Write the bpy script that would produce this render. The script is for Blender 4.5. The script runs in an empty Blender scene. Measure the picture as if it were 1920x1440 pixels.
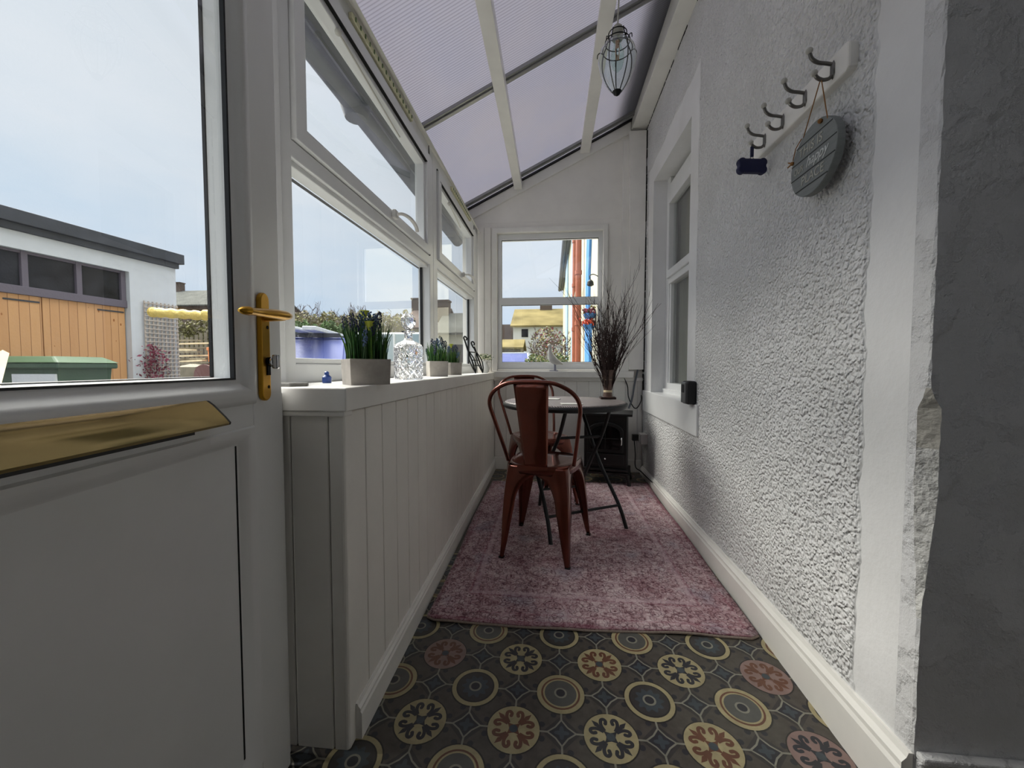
import bpy, math, random
from mathutils import Vector, Matrix
R = random.Random(7)
C = bpy.context.scene.collection
PI = math.pi
H = .92
# ------------------------------------------------------------------ camera
YAW = math.atan(74/742); PIT = math.atan(31.5/746)
cam = bpy.data.cameras.new('camera'); co = bpy.data.objects.new('camera', cam); C.objects.link(co)
cam.lens = 742/1920*36; cam.sensor_width = 36; cam.clip_start = .02; cam.clip_end = 500
co.location = (0, 0, H); co.rotation_euler = (PI/2-PIT, 0, YAW)
bpy.context.scene.camera = co
F_ = Vector((-math.sin(YAW)*math.cos(PIT), math.cos(YAW)*math.cos(PIT), -math.sin(PIT)))
R_ = Vector((math.cos(YAW), math.sin(YAW), 0)); U_ = R_.cross(F_)
def at(px, py, Y):                     # the place at depth Y that the photo shows at this pixel
    q = F_+R_*((px-960)/742)+U_*((720-py)/742)
    return Vector((0, 0, H))+q*(Y/q.y)
# ------------------------------------------------------------------ materials
def lin(c):
    return tuple(((v/255)/12.92 if v/255 <= .04045 else ((v/255+.055)/1.055)**2.4) for v in c)
class N:
    def __init__(s, name):
        s.m = bpy.data.materials.new(name); s.m.use_nodes = True; s.t = s.m.node_tree
        s.b = s.t.nodes['Principled BSDF']; s.out = s.t.nodes['Material Output']
    def n(s, typ, **kw):
        x = s.t.nodes.new(typ)
        for k, v in kw.items():
            if k in x.inputs: x.inputs[k].default_value = v
            else: setattr(x, k, v)
        return x
    def l(s, a, b): s.t.links.new(a, b)
    def co(s, scale=(1, 1, 1), rot=(0, 0, 0)):
        tc = s.n('ShaderNodeTexCoord'); mp = s.n('ShaderNodeMapping')
        mp.inputs['Scale'].default_value = scale; mp.inputs['Rotation'].default_value = rot
        s.l(tc.outputs['Object'], mp.inputs['Vector']); return mp.outputs['Vector']
    def noise(s, vec, scale, detail=4, rough=.55):
        x = s.n('ShaderNodeTexNoise', Scale=scale, Detail=detail, Roughness=rough); s.l(vec, x.inputs['Vector']); return x.outputs['Fac']
    def ramp(s, fac, stops, interp='LINEAR'):
        x = s.n('ShaderNodeValToRGB'); x.color_ramp.interpolation = interp
        e = x.color_ramp.elements
        while len(e) < len(stops): e.new(.5)
        for i, (p, c) in enumerate(stops):
            e[i].position = p; e[i].color = (*c, 1) if len(c) == 3 else c
        s.l(fac, x.inputs['Fac']); return x.outputs['Color']
    def mix(s, fac, a, b, mode='MIX'):
        x = s.n('ShaderNodeMix', data_type='RGBA', blend_type=mode)
        for i, v in ((0, fac), (6, a), (7, b)):
            if hasattr(v, 'default_value') or hasattr(v, 'links'): s.l(v, x.inputs[i])
            else: x.inputs[i].default_value = v if i == 0 else ((*v, 1) if len(v) == 3 else v)
        return x.outputs[2]
    def math(s, op, a, b=0, c=0):
        x = s.n('ShaderNodeMath', operation=op)
        for i, v in enumerate((a, b, c)):
            if hasattr(v, 'links'): s.l(v, x.inputs[i])
            else: x.inputs[i].default_value = v
        return x.outputs[0]
    def bump(s, h, strength, dist=.01):
        x = s.n('ShaderNodeBump', Strength=strength, Distance=dist); s.l(h, x.inputs['Height']); s.l(x.outputs['Normal'], s.b.inputs['Normal'])
def mat(name, c, rough=.5, metal=0, var=.0, vs=8, bump=0, bs=60, bd=.002, spec=None, stretch=(1, 1, 1), coat=0):
    k = N(name); b = k.b; c = lin(c)
    b.inputs['Roughness'].default_value = rough; b.inputs['Metallic'].default_value = metal
    if spec is not None: b.inputs['Specular IOR Level'].default_value = spec
    if coat: b.inputs['Coat Weight'].default_value = coat; b.inputs['Coat Roughness'].default_value = .08
    v = k.co(stretch)
    nz = k.noise(v, vs)
    if var: k.l(k.ramp(nz, [(.3, tuple(x*(1-var) for x in c)), (.7, tuple(min(1, x*(1+var)) for x in c))]), b.inputs['Base Color'])
    else: k.l(k.ramp(nz, [(.3, tuple(x*.97 for x in c)), (.7, c)]), b.inputs['Base Color'])
    if bump: k.bump(k.noise(v, bs), bump, bd)
    return k.m
M = {}
M['upvc'] = mat('white_upvc', (228, 229, 229), .28, var=.02)
M['upvc_door'] = mat('door_upvc', (228, 228, 226), .3, var=.02)
M['paint'] = mat('white_paint', (240, 237, 230), .42, var=.04, vs=5, bump=.25, bs=40)
M['gloss'] = mat('white_gloss_paint', (238, 236, 230), .3, var=.05, vs=6, bump=.2, bs=30)
M['gasket'] = mat('black_gasket', (22, 22, 25), .5)
M['gap'] = mat('dark_gap', (14, 13, 12), .9)
M['brass'] = mat('brass', (200, 176, 122), .10, 1, var=.05, vs=20)
M['brass_satin'] = mat('satin_brass', (196, 148, 52), .34, 1, var=.08, vs=30)
M['chrome'] = mat('chrome', (215, 216, 218), .12, 1)
M['cord'] = mat('white_flex', (180, 178, 165), .5)
M['black_wire'] = mat('black_wire', (26, 28, 28), .35, .6)
M['copper'] = mat('copper_brown_chair', (106, 50, 35), .24, .75, var=.22, vs=9, coat=.5)
M['stove'] = mat('black_stove', (12, 12, 13), .38, var=.15, bump=.2, bs=120)
M['stove_glass'] = mat('stove_glass', (6, 6, 8), .08)
M['table_leg'] = mat('dark_grey_metal', (42, 44, 46), .45, .4)
M['aluminium'] = mat('aluminium_bar', (150, 150, 148), .4, .6, var=.05)
M['concrete'] = mat('concrete_planter', (172, 166, 158), .85, var=.14, vs=30, bump=.4, bs=90)
M['blade'] = mat('grass_green', (38, 82, 30), .5, var=.4, vs=60)
M['blade2'] = mat('grass_light_green', (84, 122, 44), .5, var=.3, vs=60)
M['spike'] = mat('dark_blue_flower', (34, 42, 78), .6, var=.4, vs=90)
M['spike2'] = mat('slate_blue_flower', (64, 88, 122), .6, var=.35, vs=90)
M['lily'] = mat('yellow_green_lily', (196, 204, 70), .5, var=.2, vs=50)
M['china'] = mat('white_china', (222, 221, 216), .22)
M['cream_fl'] = mat('cream_flowers', (225, 222, 190), .6, var=.1, vs=90)
M['sage'] = mat('sage_leaves', (104, 124, 84), .6, var=.3, vs=70)
M['navy'] = mat('navy_fabric', (14, 20, 66), .6)
M['blue_plastic'] = mat('blue_plastic', (24, 60, 132), .35)
M['slate'] = mat('grey_slate', (104, 103, 98), .7, var=.25, vs=40, bump=.5)
M['sign'] = mat('grey_stained_wood', (128, 132, 131), .75, var=.1, vs=14, stretch=(1, 1, 8), bump=.3)
M['sign_line'] = mat('sign_groove', (52, 55, 54), .8)
M['letter'] = mat('white_lettering', (212, 214, 212), .6)
M['letter_g'] = mat('grey_lettering', (182, 180, 170), .6)
M['twine'] = mat('jute_twine', (148, 104, 58), .9)
M['ceramic'] = mat('ceramic_tip', (190, 188, 180), .3)
M['hook'] = mat('pewter_hook', (118, 116, 112), .35, .8, var=.15)
M['socket'] = mat('white_plastic', (210, 208, 204), .35)
M['keysafe'] = mat('black_rubber', (20, 20, 22), .55)
M['keysafe_f'] = mat('grey_cast_metal', (112, 113, 114), .4, .5)
M['twig'] = mat('dark_twigs', (50, 32, 28), .8, var=.35, vs=20)
M['brown_glass'] = mat('bark_wrapped_vase', (96, 72, 62), .4, var=.55, vs=22, stretch=(1, 1, .3))
M['paper'] = mat('white_paper', (226, 224, 216), .6)
M['curtain'] = mat('olive_grey_blind', (122, 122, 112), .8, var=.1, vs=12, stretch=(1, 1, .05))
M['plug'] = mat('black_plug', (16, 16, 16), .5)
M['goose'] = mat('white_goose', (205, 204, 198), .45)
M['goose_base'] = mat('lilac_grey_base', (150, 150, 164), .5)
# roughcast wall with smooth painted margins
def wall_mat():
    k = N('roughcast'); v = k.co()
    sep = k.n('ShaderNodeSeparateXYZ'); k.l(v, sep.inputs[0]); Y, Z = sep.outputs[1], sep.outputs[2]
    n1 = k.noise(v, 9, 3); wob = k.math('MULTIPLY', k.math('SUBTRACT', n1, .5), .05)
    Yw = k.math('ADD', Y, wob); Zw = k.math('ADD', Z, wob)
    def step(x, e, up=True):
        y = k.math('MULTIPLY', k.math('SUBTRACT', x, e), 60 if up else -60)
        q = k.n('ShaderNodeClamp'); k.l(y, q.inputs[0]); return q.outputs[0]
    a = step(Yw, 1.005)
    inside = k.math('MULTIPLY', k.math('MULTIPLY', step(Yw, 2.19), step(Yw, 3.42, False)), k.math('MULTIPLY', step(Zw, .56), step(Zw, 2.52, False)))
    rough = k.math('MULTIPLY', a, k.math('SUBTRACT', 1, inside))
    vo = k.n('ShaderNodeTexVoronoi', Scale=98, feature='SMOOTH_F1'); vo.inputs['Smoothness'].default_value = .6
    dis = k.n('ShaderNodeVectorMath', operation='ADD')
    nc = k.n('ShaderNodeTexNoise', Scale=40, Detail=2); k.l(v, nc.inputs['Vector'])
    sc = k.n('ShaderNodeVectorMath', operation='SCALE'); sc.inputs[3].default_value = .018; k.l(nc.outputs['Color'], sc.inputs[0])
    k.l(v, dis.inputs[0]); k.l(sc.outputs[0], dis.inputs[1]); k.l(dis.outputs[0], vo.inputs['Vector'])
    inv = k.math('SUBTRACT', .8, vo.outputs['Distance'])
    big = k.noise(v, 40, 5, .6)
    hh = k.math('MULTIPLY', k.math('ADD', k.math('MULTIPLY', inv, 1.0), k.math('MULTIPLY', big, 1.1)), rough)
    sm = k.math('MULTIPLY', k.noise(v, 22, 6, .6), .22)
    k.bump(k.math('ADD', hh, sm), 1.0, .013)
    k.l(k.ramp(k.noise(v, 3, 6), [(.3, lin((222, 222, 221))), (.7, lin((236, 236, 236)))]), k.b.inputs['Base Color'])
    k.b.inputs['Roughness'].default_value = .6
    return k.m
M['roughcast'] = wall_mat()
def plaster():
    k = N('flaking_painted_plaster'); v = k.co()
    a = k.noise(v, 7, 8, .62); vo = k.noise(v, 26, 6, .7)
    k.bump(k.math('ADD', k.math('MULTIPLY', k.ramp(a, [(.46, (0, 0, 0)), (.54, (1, 1, 1))]), .8), k.math('MULTIPLY', vo, 1.0)), .7, .008)
    k.l(k.ramp(a, [(.3, lin((212, 212, 212))), (.7, lin((226, 226, 227)))]), k.b.inputs['Base Color'])
    k.b.inputs['Roughness'].default_value = .5
    return k.m
M['plaster'] = plaster()
M['chip'] = mat('bare_chipped_plaster', (200, 196, 186), .85, var=.12, vs=14, bump=.9, bs=24, bd=.012)
M['chip_white'] = mat('white_chipped_plaster', (222, 221, 217), .8, var=.06, vs=20, bump=1, bs=30, bd=.014)
def poly():
    k = N('ribbed_polycarbonate'); v = k.co()
    w = k.n('ShaderNodeTexWave', Scale=20, bands_direction='Y', wave_profile='SIN'); w.inputs['Distortion'].default_value = 0; k.l(v, w.inputs['Vector'])
    n = k.noise(v, 2.2, 3)
    c1 = k.ramp(w.outputs['Fac'], [(0, lin((146, 145, 150))), (.25, lin((168, 167, 174))), (.9, lin((174, 173, 180)))])
    c = k.mix(.16, c1, k.ramp(n, [(.3, lin((150, 156, 174))), (.7, lin((178, 172, 170)))]))
    tr = k.n('ShaderNodeBsdfTranslucent'); k.l(c, tr.inputs['Color'])
    di = k.n('ShaderNodeBsdfPrincipled', Roughness=.25); k.l(c, di.inputs['Base Color'])
    bp = k.n('ShaderNodeBump', Strength=.35, Distance=.004); k.l(w.outputs['Fac'], bp.inputs['Height'])
    k.l(bp.outputs['Normal'], di.inputs['Normal'])
    mx = k.n('ShaderNodeMixShader'); mx.inputs[0].default_value = .38
    k.l(tr.outputs[0], mx.inputs[1]); k.l(di.outputs[0], mx.inputs[2]); k.l(mx.outputs[0], k.out.inputs[0])
    return k.m
M['poly'] = poly()
def glass(name, tint=(.97, .985, .98), ior=1.5, boost=1.5):
    k = N(name); tr = k.n('ShaderNodeBsdfTransparent'); tr.inputs[0].default_value = (*tint, 1)
    gl = k.n('ShaderNodeBsdfGlossy', Roughness=0.0)
    fr = k.n('ShaderNodeFresnel', IOR=ior); f = k.math('MULTIPLY', fr.outputs[0], boost)
    ge = k.n('ShaderNodeNewGeometry'); f = k.math('MULTIPLY', f, k.math('SUBTRACT', 1, ge.outputs['Backfacing'])); cl = k.n('ShaderNodeClamp'); k.l(f, cl.inputs[0])
    mx = k.n('ShaderNodeMixShader'); k.l(cl.outputs[0], mx.inputs[0]); k.l(tr.outputs[0], mx.inputs[1]); k.l(gl.outputs[0], mx.inputs[2])
    k.l(mx.outputs[0], k.out.inputs[0]); return k.m
M['glass'] = glass('window_glass')
M['pglass'] = glass('thin_clear_glass', (.88, .93, .91), 1.5, 2.2)
M['cglass'] = glass('light_bulb_glass', (.85, .92, .89), 1.45, 1.3)
def cut_glass():
    k = N('cut_crystal'); b = k.b
    b.inputs['Base Color'].default_value = (.96, .97, 1, 1); b.inputs['Roughness'].default_value = .02
    b.inputs['Transmission Weight'].default_value = 1; b.inputs['IOR'].default_value = 1.5
    v = k.co(); 
    vo = k.n('ShaderNodeTexVoronoi', Scale=38, feature='DISTANCE_TO_EDGE'); k.l(v, vo.inputs['Vector'])
    wv = k.n('ShaderNodeTexWave', Scale=18, bands_direction='DIAGONAL'); k.l(v, wv.inputs['Vector'])
    k.bump(k.math('ADD', vo.outputs['Distance'], k.math('MULTIPLY', wv.outputs['Fac'], .4)), .45, .008)
    return k.m
M['crystal'] = cut_glass()
M['filament'] = mat('pink_filament', (214, 150, 110), .4)
def rug_mat():
    k = N('worn_pink_oriental_rug'); v = k.co()
    sep = k.n('ShaderNodeSeparateXYZ'); k.l(v, sep.inputs[0]); X, Y = sep.outputs[0], sep.outputs[1]
    big = k.noise(v, 2.6, 3, .55); med = k.math('ADD', k.math('MULTIPLY', k.noise(v, 9, 3, .6), .35), k.math('MULTIPLY', k.noise(v, 42, 4, .7), .65))
    vx = k.co((1, .25, 1)); vy = k.co((.25, 1, 1))
    wx = k.noise(vx, 190, 2, .8); wy = k.noise(vy, 190, 2, .8)
    weave = k.math('ADD', k.math('MULTIPLY', wx, .5), k.math('MULTIPLY', wy, .5))
    f = k.math('ADD', k.math('MULTIPLY', med, .55), k.math('MULTIPLY', weave, .45))
    base = k.ramp(f, [(.34, lin((74, 46, 52))), (.42, lin((122, 92, 97))), (.475, lin((172, 142, 146))), (.54, lin((198, 176, 178))), (.64, lin((220, 206, 206)))])
    red = k.ramp(f, [(.3, lin((78, 40, 50))), (.5, lin((136, 78, 92))), (.66, lin((184, 152, 162)))])
    c = k.mix(k.ramp(big, [(.5, (0, 0, 0)), (.64, (.45, .45, .45))]), base, red)
    bl = k.noise(v, 4.5, 3); blue = k.ramp(f, [(.3, lin((74, 70, 86))), (.6, lin((150, 146, 160)))])
    c = k.mix(k.ramp(bl, [(.56, (0, 0, 0)), (.70, (.6, .6, .6))]), c, blue)
    # small floral medallions
    vo = k.n('ShaderNodeTexVoronoi', Scale=13); k.l(v, vo.inputs['Vector'])
    vo.inputs['Randomness'].default_value = .35
    ringf = k.math('MULTIPLY', k.math('ABSOLUTE', k.math('SUBTRACT', vo.outputs['Distance'], .3)), 9)
    ring = k.ramp(k.math('ADD', ringf, k.math('MULTIPLY', med, .5)), [(.3, (.7, .7, .7)), (.55, (0, 0, 0))])
    c = k.mix(k.math('MULTIPLY', ring, .8), c, lin((84, 62, 76)))
    v3 = k.n('ShaderNodeTexVoronoi', Scale=34); k.l(v, v3.inputs['Vector'])
    d3 = k.math('ADD', v3.outputs['Distance'], k.math('MULTIPLY', k.noise(v, 60, 2), .35))
    c = k.mix(k.ramp(d3, [(.28, (.85, .85, .85)), (.36, (0, 0, 0)), (.60, (0, 0, 0)), (.67, (.8, .8, .8)), (.74, (0, 0, 0))]), c, lin((84, 48, 58)))
    # borders: distance from edge
    ex = k.math('SUBTRACT', .61, k.math('ABSOLUTE', k.math('SUBTRACT', X, .12))); ey = k.math('SUBTRACT', Y, 1.36)
    e = k.math('MINIMUM', ex, ey)
    e2 = k.math('ADD', e, k.math('MULTIPLY', k.math('SUBTRACT', med, .5), .012))
    band = k.ramp(e2, [(0, (.55, .55, .55)), (.014, (.6, .6, .6)), (.02, (0, 0, 0)), (.05, (0, 0, 0)), (.055, (.5, .5, .5)), (.062, (0, 0, 0)), (.16, (0, 0, 0)), (.165, (.55, .55, .55)), (.175, (0, 0, 0))])
    c = k.mix(k.math('MULTIPLY', band, .7), c, lin((140, 70, 92)))
    b2 = k.ramp(e2, [(.17, (0, 0, 0)), (.178, (1, 1, 1)), (.19, (1, 1, 1)), (.2, (0, 0, 0))])
    c = k.mix(k.math('MULTIPLY', b2, .45), c, lin((206, 180, 186)))
    k.l(c, k.b.inputs['Base Color']); k.b.inputs['Roughness'].default_value = .95; k.b.inputs['Specular IOR Level'].default_value = .1
    k.bump(weave, .4, .002); return k.m
M['rug'] = rug_mat()
M['rug_edge'] = mat('stitched_beige_edge', (150, 134, 124), .95, var=.2, vs=200)
def tabletop():
    k = N('woven_metal_tabletop'); v = k.co(rot=(0, 0, .7))
    br = k.n('ShaderNodeTexBrick', Scale=34); br.inputs['Color1'].default_value = (*lin((196, 186, 182)), 1); br.inputs['Color2'].default_value = (*lin((172, 160, 158)), 1)
    br.inputs['Mortar'].default_value = (*lin((40, 34, 36)), 1); br.inputs['Mortar Size'].default_value = .045
    k.l(v, br.inputs['Vector']); k.l(br.outputs['Color'], k.b.inputs['Base Color'])
    k.b.inputs['Roughness'].default_value = .45; k.b.inputs['Metallic'].default_value = .1
    k.bump(br.outputs['Fac'], -.5, .003); return k.m
M['tabletop'] = tabletop()
# floor vinyl colours
def vin(name, c, var=.18, vs=26):
    k = N(name); v = k.co(); c = tuple(x*.62 for x in lin(c))
    n = k.noise(v, vs, 6, .65); n2 = k.noise(v, 3, 3)
    col = k.ramp(n, [(.3, tuple(x*(1-var) for x in c)), (.7, tuple(x*(1+var) for x in c))])
    k.l(k.mix(.12, col, k.ramp(n2, [(.35, lin((60, 40, 42))), (.65, lin((120, 120, 110)))])), k.b.inputs['Base Color'])
    k.b.inputs['Roughness'].default_value = .42; k.b.inputs['Specular IOR Level'].default_value = .4
    return k.m
VB = [vin('vinyl_umber', (92, 86, 78), .3, 34), vin('vinyl_cream', (206, 192, 146)), vin('vinyl_pale_line', (168, 166, 150)), vin('vinyl_navy', (46, 47, 58)),
      vin('vinyl_brown', (128, 80, 56)), vin('vinyl_grey', (104, 104, 100)), vin('vinyl_outline', (42, 38, 36)), vin('vinyl_teal', (74, 86, 94)), vin('vinyl_pink', (170, 140, 132)),
      vin('vinyl_dark_grey', (66, 62, 62))]  # last one: dark grey of the printed pattern
# outdoors
def planks(name, c1, c2, sc, axis=1):
    k = N(name); v = k.co()
    sep = k.n('ShaderNodeSeparateXYZ'); k.l(v, sep.inputs[0]); y = k.math('MULTIPLY', sep.outputs[axis], sc)
    fr = k.math('FRACT', y); line = k.math('LESS_THAN', fr, .05)
    fl = k.math('FLOOR', y); wn = k.n('ShaderNodeTexWhiteNoise', noise_dimensions='1D'); k.l(fl, wn.inputs['W'])
    v2 = k.co((4, 4, .6)); n = k.noise(v2, 4, 6)
    c = k.mix(k.math('ADD', k.math('MULTIPLY', wn.outputs[0], .5), k.math('MULTIPLY', n, .5)), lin(c1), lin(c2))
    kn = k.n('ShaderNodeTexVoronoi', Scale=3.4); k.l(k.co((2, 2, 1)), kn.inputs['Vector'])
    c = k.mix(k.math('LESS_THAN', kn.outputs['Distance'], .09), c, lin((150, 92, 44)))
    c = k.mix(line, c, lin((120, 74, 40)))
    k.l(c, k.b.inputs['Base Color']); k.b.inputs['Roughness'].default_value = .7; return k.m
M['pine'] = planks('pine_boards', (204, 156, 106), (186, 136, 90), 8.5)
M['render'] = mat('white_render', (200, 202, 204), .8, var=.03)
M['fascia'] = mat('black_fascia', (52, 54, 60), .6, var=.3, vs=3)
M['plum'] = mat('plum_grey_paint', (98, 90, 100), .6)
M['dark_pane'] = mat('dark_garage_pane', (40, 40, 44), .25, var=.6, vs=3, spec=.15)
M['bin'] = mat('green_bin', (64, 84, 68), .5, var=.12, vs=3)
M['bin_lid'] = mat('green_bin_lid', (84, 106, 74), .45, var=.1, vs=3)
M['trellis'] = mat('weathered_trellis', (176, 164, 152), .85, var=.15)
M['plumleaf'] = mat('plum_leaves', (120, 52, 70), .8, var=.35, vs=4)
M['ground'] = mat('tarmac', (96, 95, 90), .9, var=.2, vs=4)
M['grassy'] = mat('rough_grass', (128, 128, 84), .95, var=.3, vs=1.2)
M['yellow'] = mat('yellow_wrapping', (214, 188, 104), .6, var=.12, vs=10, bump=.8, bs=14, bd=.03)
M['fence'] = mat('weathered_fence', (124, 116, 98), .9, var=.25, vs=5)
M['timber'] = mat('pale_timber', (226, 208, 172), .8, var=.15, vs=4)
M['hedge'] = mat('hedge_green', (74, 96, 50), .85, var=.45, vs=2.5)
M['hedge2'] = mat('olive_scrub', (118, 114, 70), .85, var=.35, vs=1.4)
M['bark'] = mat('bare_branches', (84, 66, 64), .9)
M['roof_slate'] = mat('grey_slate_roof', (92, 92, 86), 1, spec=.05, var=.25, vs=1.2)
M['roof_brown'] = mat('brown_tile_roof', (98, 86, 78), 1, spec=.05, var=.2, vs=1)
M['mossy'] = mat('mossy_roof', (122, 110, 74), 1, spec=.05, var=.35, vs=.55)
M['cream_wall'] = mat('cream_render', (186, 182, 164), .85, var=.03)
M['yellow_wall'] = mat('pale_yellow_render', (186, 186, 158), .85, var=.03)
M['blue_paint'] = mat('blue_paint', (74, 138, 204), .5, var=.06)
M['pipe'] = mat('terracotta_downpipe', (162, 92, 66), .45, var=.12, vs=3)
M['gutter'] = mat('grey_gutter', (96, 100, 108), .5, var=.15)
M['car_white'] = mat('white_car', (200, 204, 204), .45)
M['car_blue'] = mat('blue_car', (70, 80, 132), .5, spec=.2)
M['car_silver'] = mat('silver_car', (186, 190, 198), .5, .1)
M['car_glass'] = mat('car_glass', (132, 152, 156), .06)
M['car_glass_b'] = mat('lilac_car_glass', (88, 96, 146), .4, spec=.2)
M['tyre'] = mat('tyre', (28, 28, 30), .8)
M['red_fl'] = mat('red_flowers', (206, 84, 58), .8, var=.3, vs=20)
M['terracotta'] = mat('terracotta', (214, 130, 76), .7)
M['maroon'] = mat('maroon_board', (112, 78, 74), .7)
M['pale_blue'] = mat('pale_blue_board', (150, 180, 204), .6)
# ------------------------------------------------------------------ mesh building
class MB:
    def __init__(s): s.v = []; s.f = []; s.mi = []
    def add(s, vs, fs, mi=0):
        o = len(s.v); s.v += [tuple(v) for v in vs]; s.f += [tuple(i+o for i in f) for f in fs]; s.mi += [mi]*len(fs); return s
    def hexa(s, p, mi=0):   # p: 4 bottom, 4 top; grown by a hair so that joined pieces never share a plane
        s.k = getattr(s, 'k', 0)+1; g_ = .00008+.00007*(s.k % 5)
        P = [Vector(q) for q in p]; c = sum(P, Vector())/8
        ax = [((P[1]-P[0])+(P[2]-P[3])).normalized(), ((P[3]-P[0])+(P[2]-P[1])).normalized(), (sum(P[4:], Vector())-sum(P[:4], Vector())).normalized()]
        p = [q+sum((a*(g_ if (q-c).dot(a) > 0 else -g_) for a in ax), Vector()) for q in P]
        return s.add(p, [(3, 2, 1, 0), (4, 5, 6, 7), (0, 1, 5, 4), (1, 2, 6, 5), (2, 3, 7, 6), (3, 0, 4, 7)], mi)
    def box(s, a, b, mi=0, T=None):
        x0, y0, z0 = a; x1, y1, z1 = b
        p = [(x0, y0, z0), (x1, y0, z0), (x1, y1, z0), (x0, y1, z0), (x0, y0, z1), (x1, y0, z1), (x1, y1, z1), (x0, y1, z1)]
        if T: p = [T(*q) for q in p]
        return s.hexa(p, mi)
    def tube(s, path, r, n=10, mi=0, cap=True, flat=None):
        path = [Vector(p) for p in path]; L = len(path)
        rr = r if isinstance(r, (list, tuple)) else [r]*L
        if len(rr) != L:
            q_ = rr; rr = []
            for i in range(L):
                f_ = i*(len(q_)-1)/(L-1); k_ = min(int(f_), len(q_)-2); rr.append(q_[k_]+(q_[k_+1]-q_[k_])*(f_-k_))
        vs = []; fs = []
        t0 = (path[1]-path[0]).normalized(); up = Vector((0, 0, 1)) if abs(t0.z) < .9 else Vector((0, 1, 0))
        a = t0.cross(up).normalized()
        for i, p in enumerate(path):
            t = (path[min(i+1, L-1)]-path[max(i-1, 0)]).normalized()
            a = (a-t*a.dot(t)).normalized(); b = t.cross(a)
            for j in range(n):
                q = 2*PI*j/n; vs.append(p+(a*math.cos(q)+b*math.sin(q)*(flat or 1))*rr[i])
        for i in range(L-1):
            for j in range(n):
                k = (j+1) % n; fs.append((i*n+j, i*n+k, (i+1)*n+k, (i+1)*n+j))
        if cap: fs.append(tuple(range(n))[::-1]); fs.append(tuple((L-1)*n+j for j in range(n)))
        return s.add(vs, fs, mi)
    def lathe(s, prof, c=(0, 0, 0), n=32, mi=0, T=None):
        vs = []; fs = []
        for r, z in prof:
            for j in range(n):
                q = 2*PI*j/n; p = (c[0]+r*math.cos(q), c[1]+r*math.sin(q), c[2]+z); vs.append(T(*p) if T else p)
        for i in range(len(prof)-1):
            for j in range(n):
                k = (j+1) % n; fs.append((i*n+j, i*n+k, (i+1)*n+k, (i+1)*n+j))
        if prof[0][0] > 1e-5: fs.append(tuple(range(n))[::-1])
        if prof[-1][0] > 1e-5: fs.append(tuple((len(prof)-1)*n+j for j in range(n)))
        return s.add(vs, fs, mi)
    def prism(s, pts, T, d0, d1, mi=0):   # pts 2-D outline; T(u,v,d)
        n = len(pts); vs = [T(u, v, d0) for u, v in pts]+[T(u, v, d1) for u, v in pts]
        fs = [tuple(range(n))[::-1], tuple(range(n, 2*n))]+[(i, (i+1) % n, (i+1) % n+n, i+n) for i in range(n)]
        return s.add(vs, fs, mi)
    def ball(s, c, r, n=10, m=7, mi=0, sc=(1, 1, 1)):
        prof = [(math.sin(PI*i/m)*r, -math.cos(PI*i/m)*r) for i in range(m+1)]; prof[0] = (0, -r); prof[-1] = (0, r)
        return s.lathe(prof, (0, 0, 0), n, mi, T=lambda x, y, z: (c[0]+x*sc[0], c[1]+y*sc[1], c[2]+z*sc[2]))
    def build(s, name, mats, parent=None, smooth=False, bevel=0, seg=2):
        me = bpy.data.meshes.new(name); me.from_pydata(s.v, [], s.f)
        for m in (mats if isinstance(mats, (list, tuple)) else [mats]): me.materials.append(M[m] if isinstance(m, str) else m)
        for p, i in zip(me.polygons, s.mi): p.material_index = i
        me.validate(); me.update()
        import bmesh
        b = bmesh.new(); b.from_mesh(me); bmesh.ops.recalc_face_normals(b, faces=b.faces); b.to_mesh(me); b.free()
        if smooth:
            for p in me.polygons: p.use_smooth = True
            try: me.set_sharp_from_angle(angle=math.radians(40))
            except Exception: pass
        o = bpy.data.objects.new(name, me); C.objects.link(o)
        if parent: o.parent = parent
        if bevel:
            mo = o.modifiers.new('bevel', 'BEVEL'); mo.width = bevel; mo.segments = seg; mo.limit_method = 'ANGLE'; mo.angle_limit = math.radians(40)
        return o
def tag(o, label, cat, group=None, kind=None):
    o['label'] = label; o['category'] = cat
    if group: o['group'] = group
    if kind: o['kind'] = kind
    return o
def root(name, label, cat, loc=(0, 0, 0), rz=0, group=None, kind=None):
    o = bpy.data.objects.new(name, None); o.empty_display_size = .05; C.objects.link(o); o.location = loc; o.rotation_euler = (0, 0, rz)
    return tag(o, label, cat, group, kind)
def curve(pts, n=8):     # Catmull-Rom
    P = [Vector(p) for p in pts]; P = [P[0]*2-P[1]]+P+[P[-1]*2-P[-2]]; o = []
    for i in range(1, len(P)-2):
        for j in range(n):
            t = j/n; a, b, c, d = P[i-1:i+3]
            o.append(.5*((2*b)+(c-a)*t+(2*a-5*b+4*c-d)*t*t+(3*b-a-3*c+d)*t**3))
    o.append(P[-2]); return o
# plan lines of the porch
RWX = lambda y: .708+.0243*y           # right wall
DWX = lambda y: -.466-.0135*y          # dado panelling
WWX = lambda y: -.791+.0418*y          # window wall
ROOF = lambda x: 2.6915+.489*x
YF = 3.54
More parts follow.
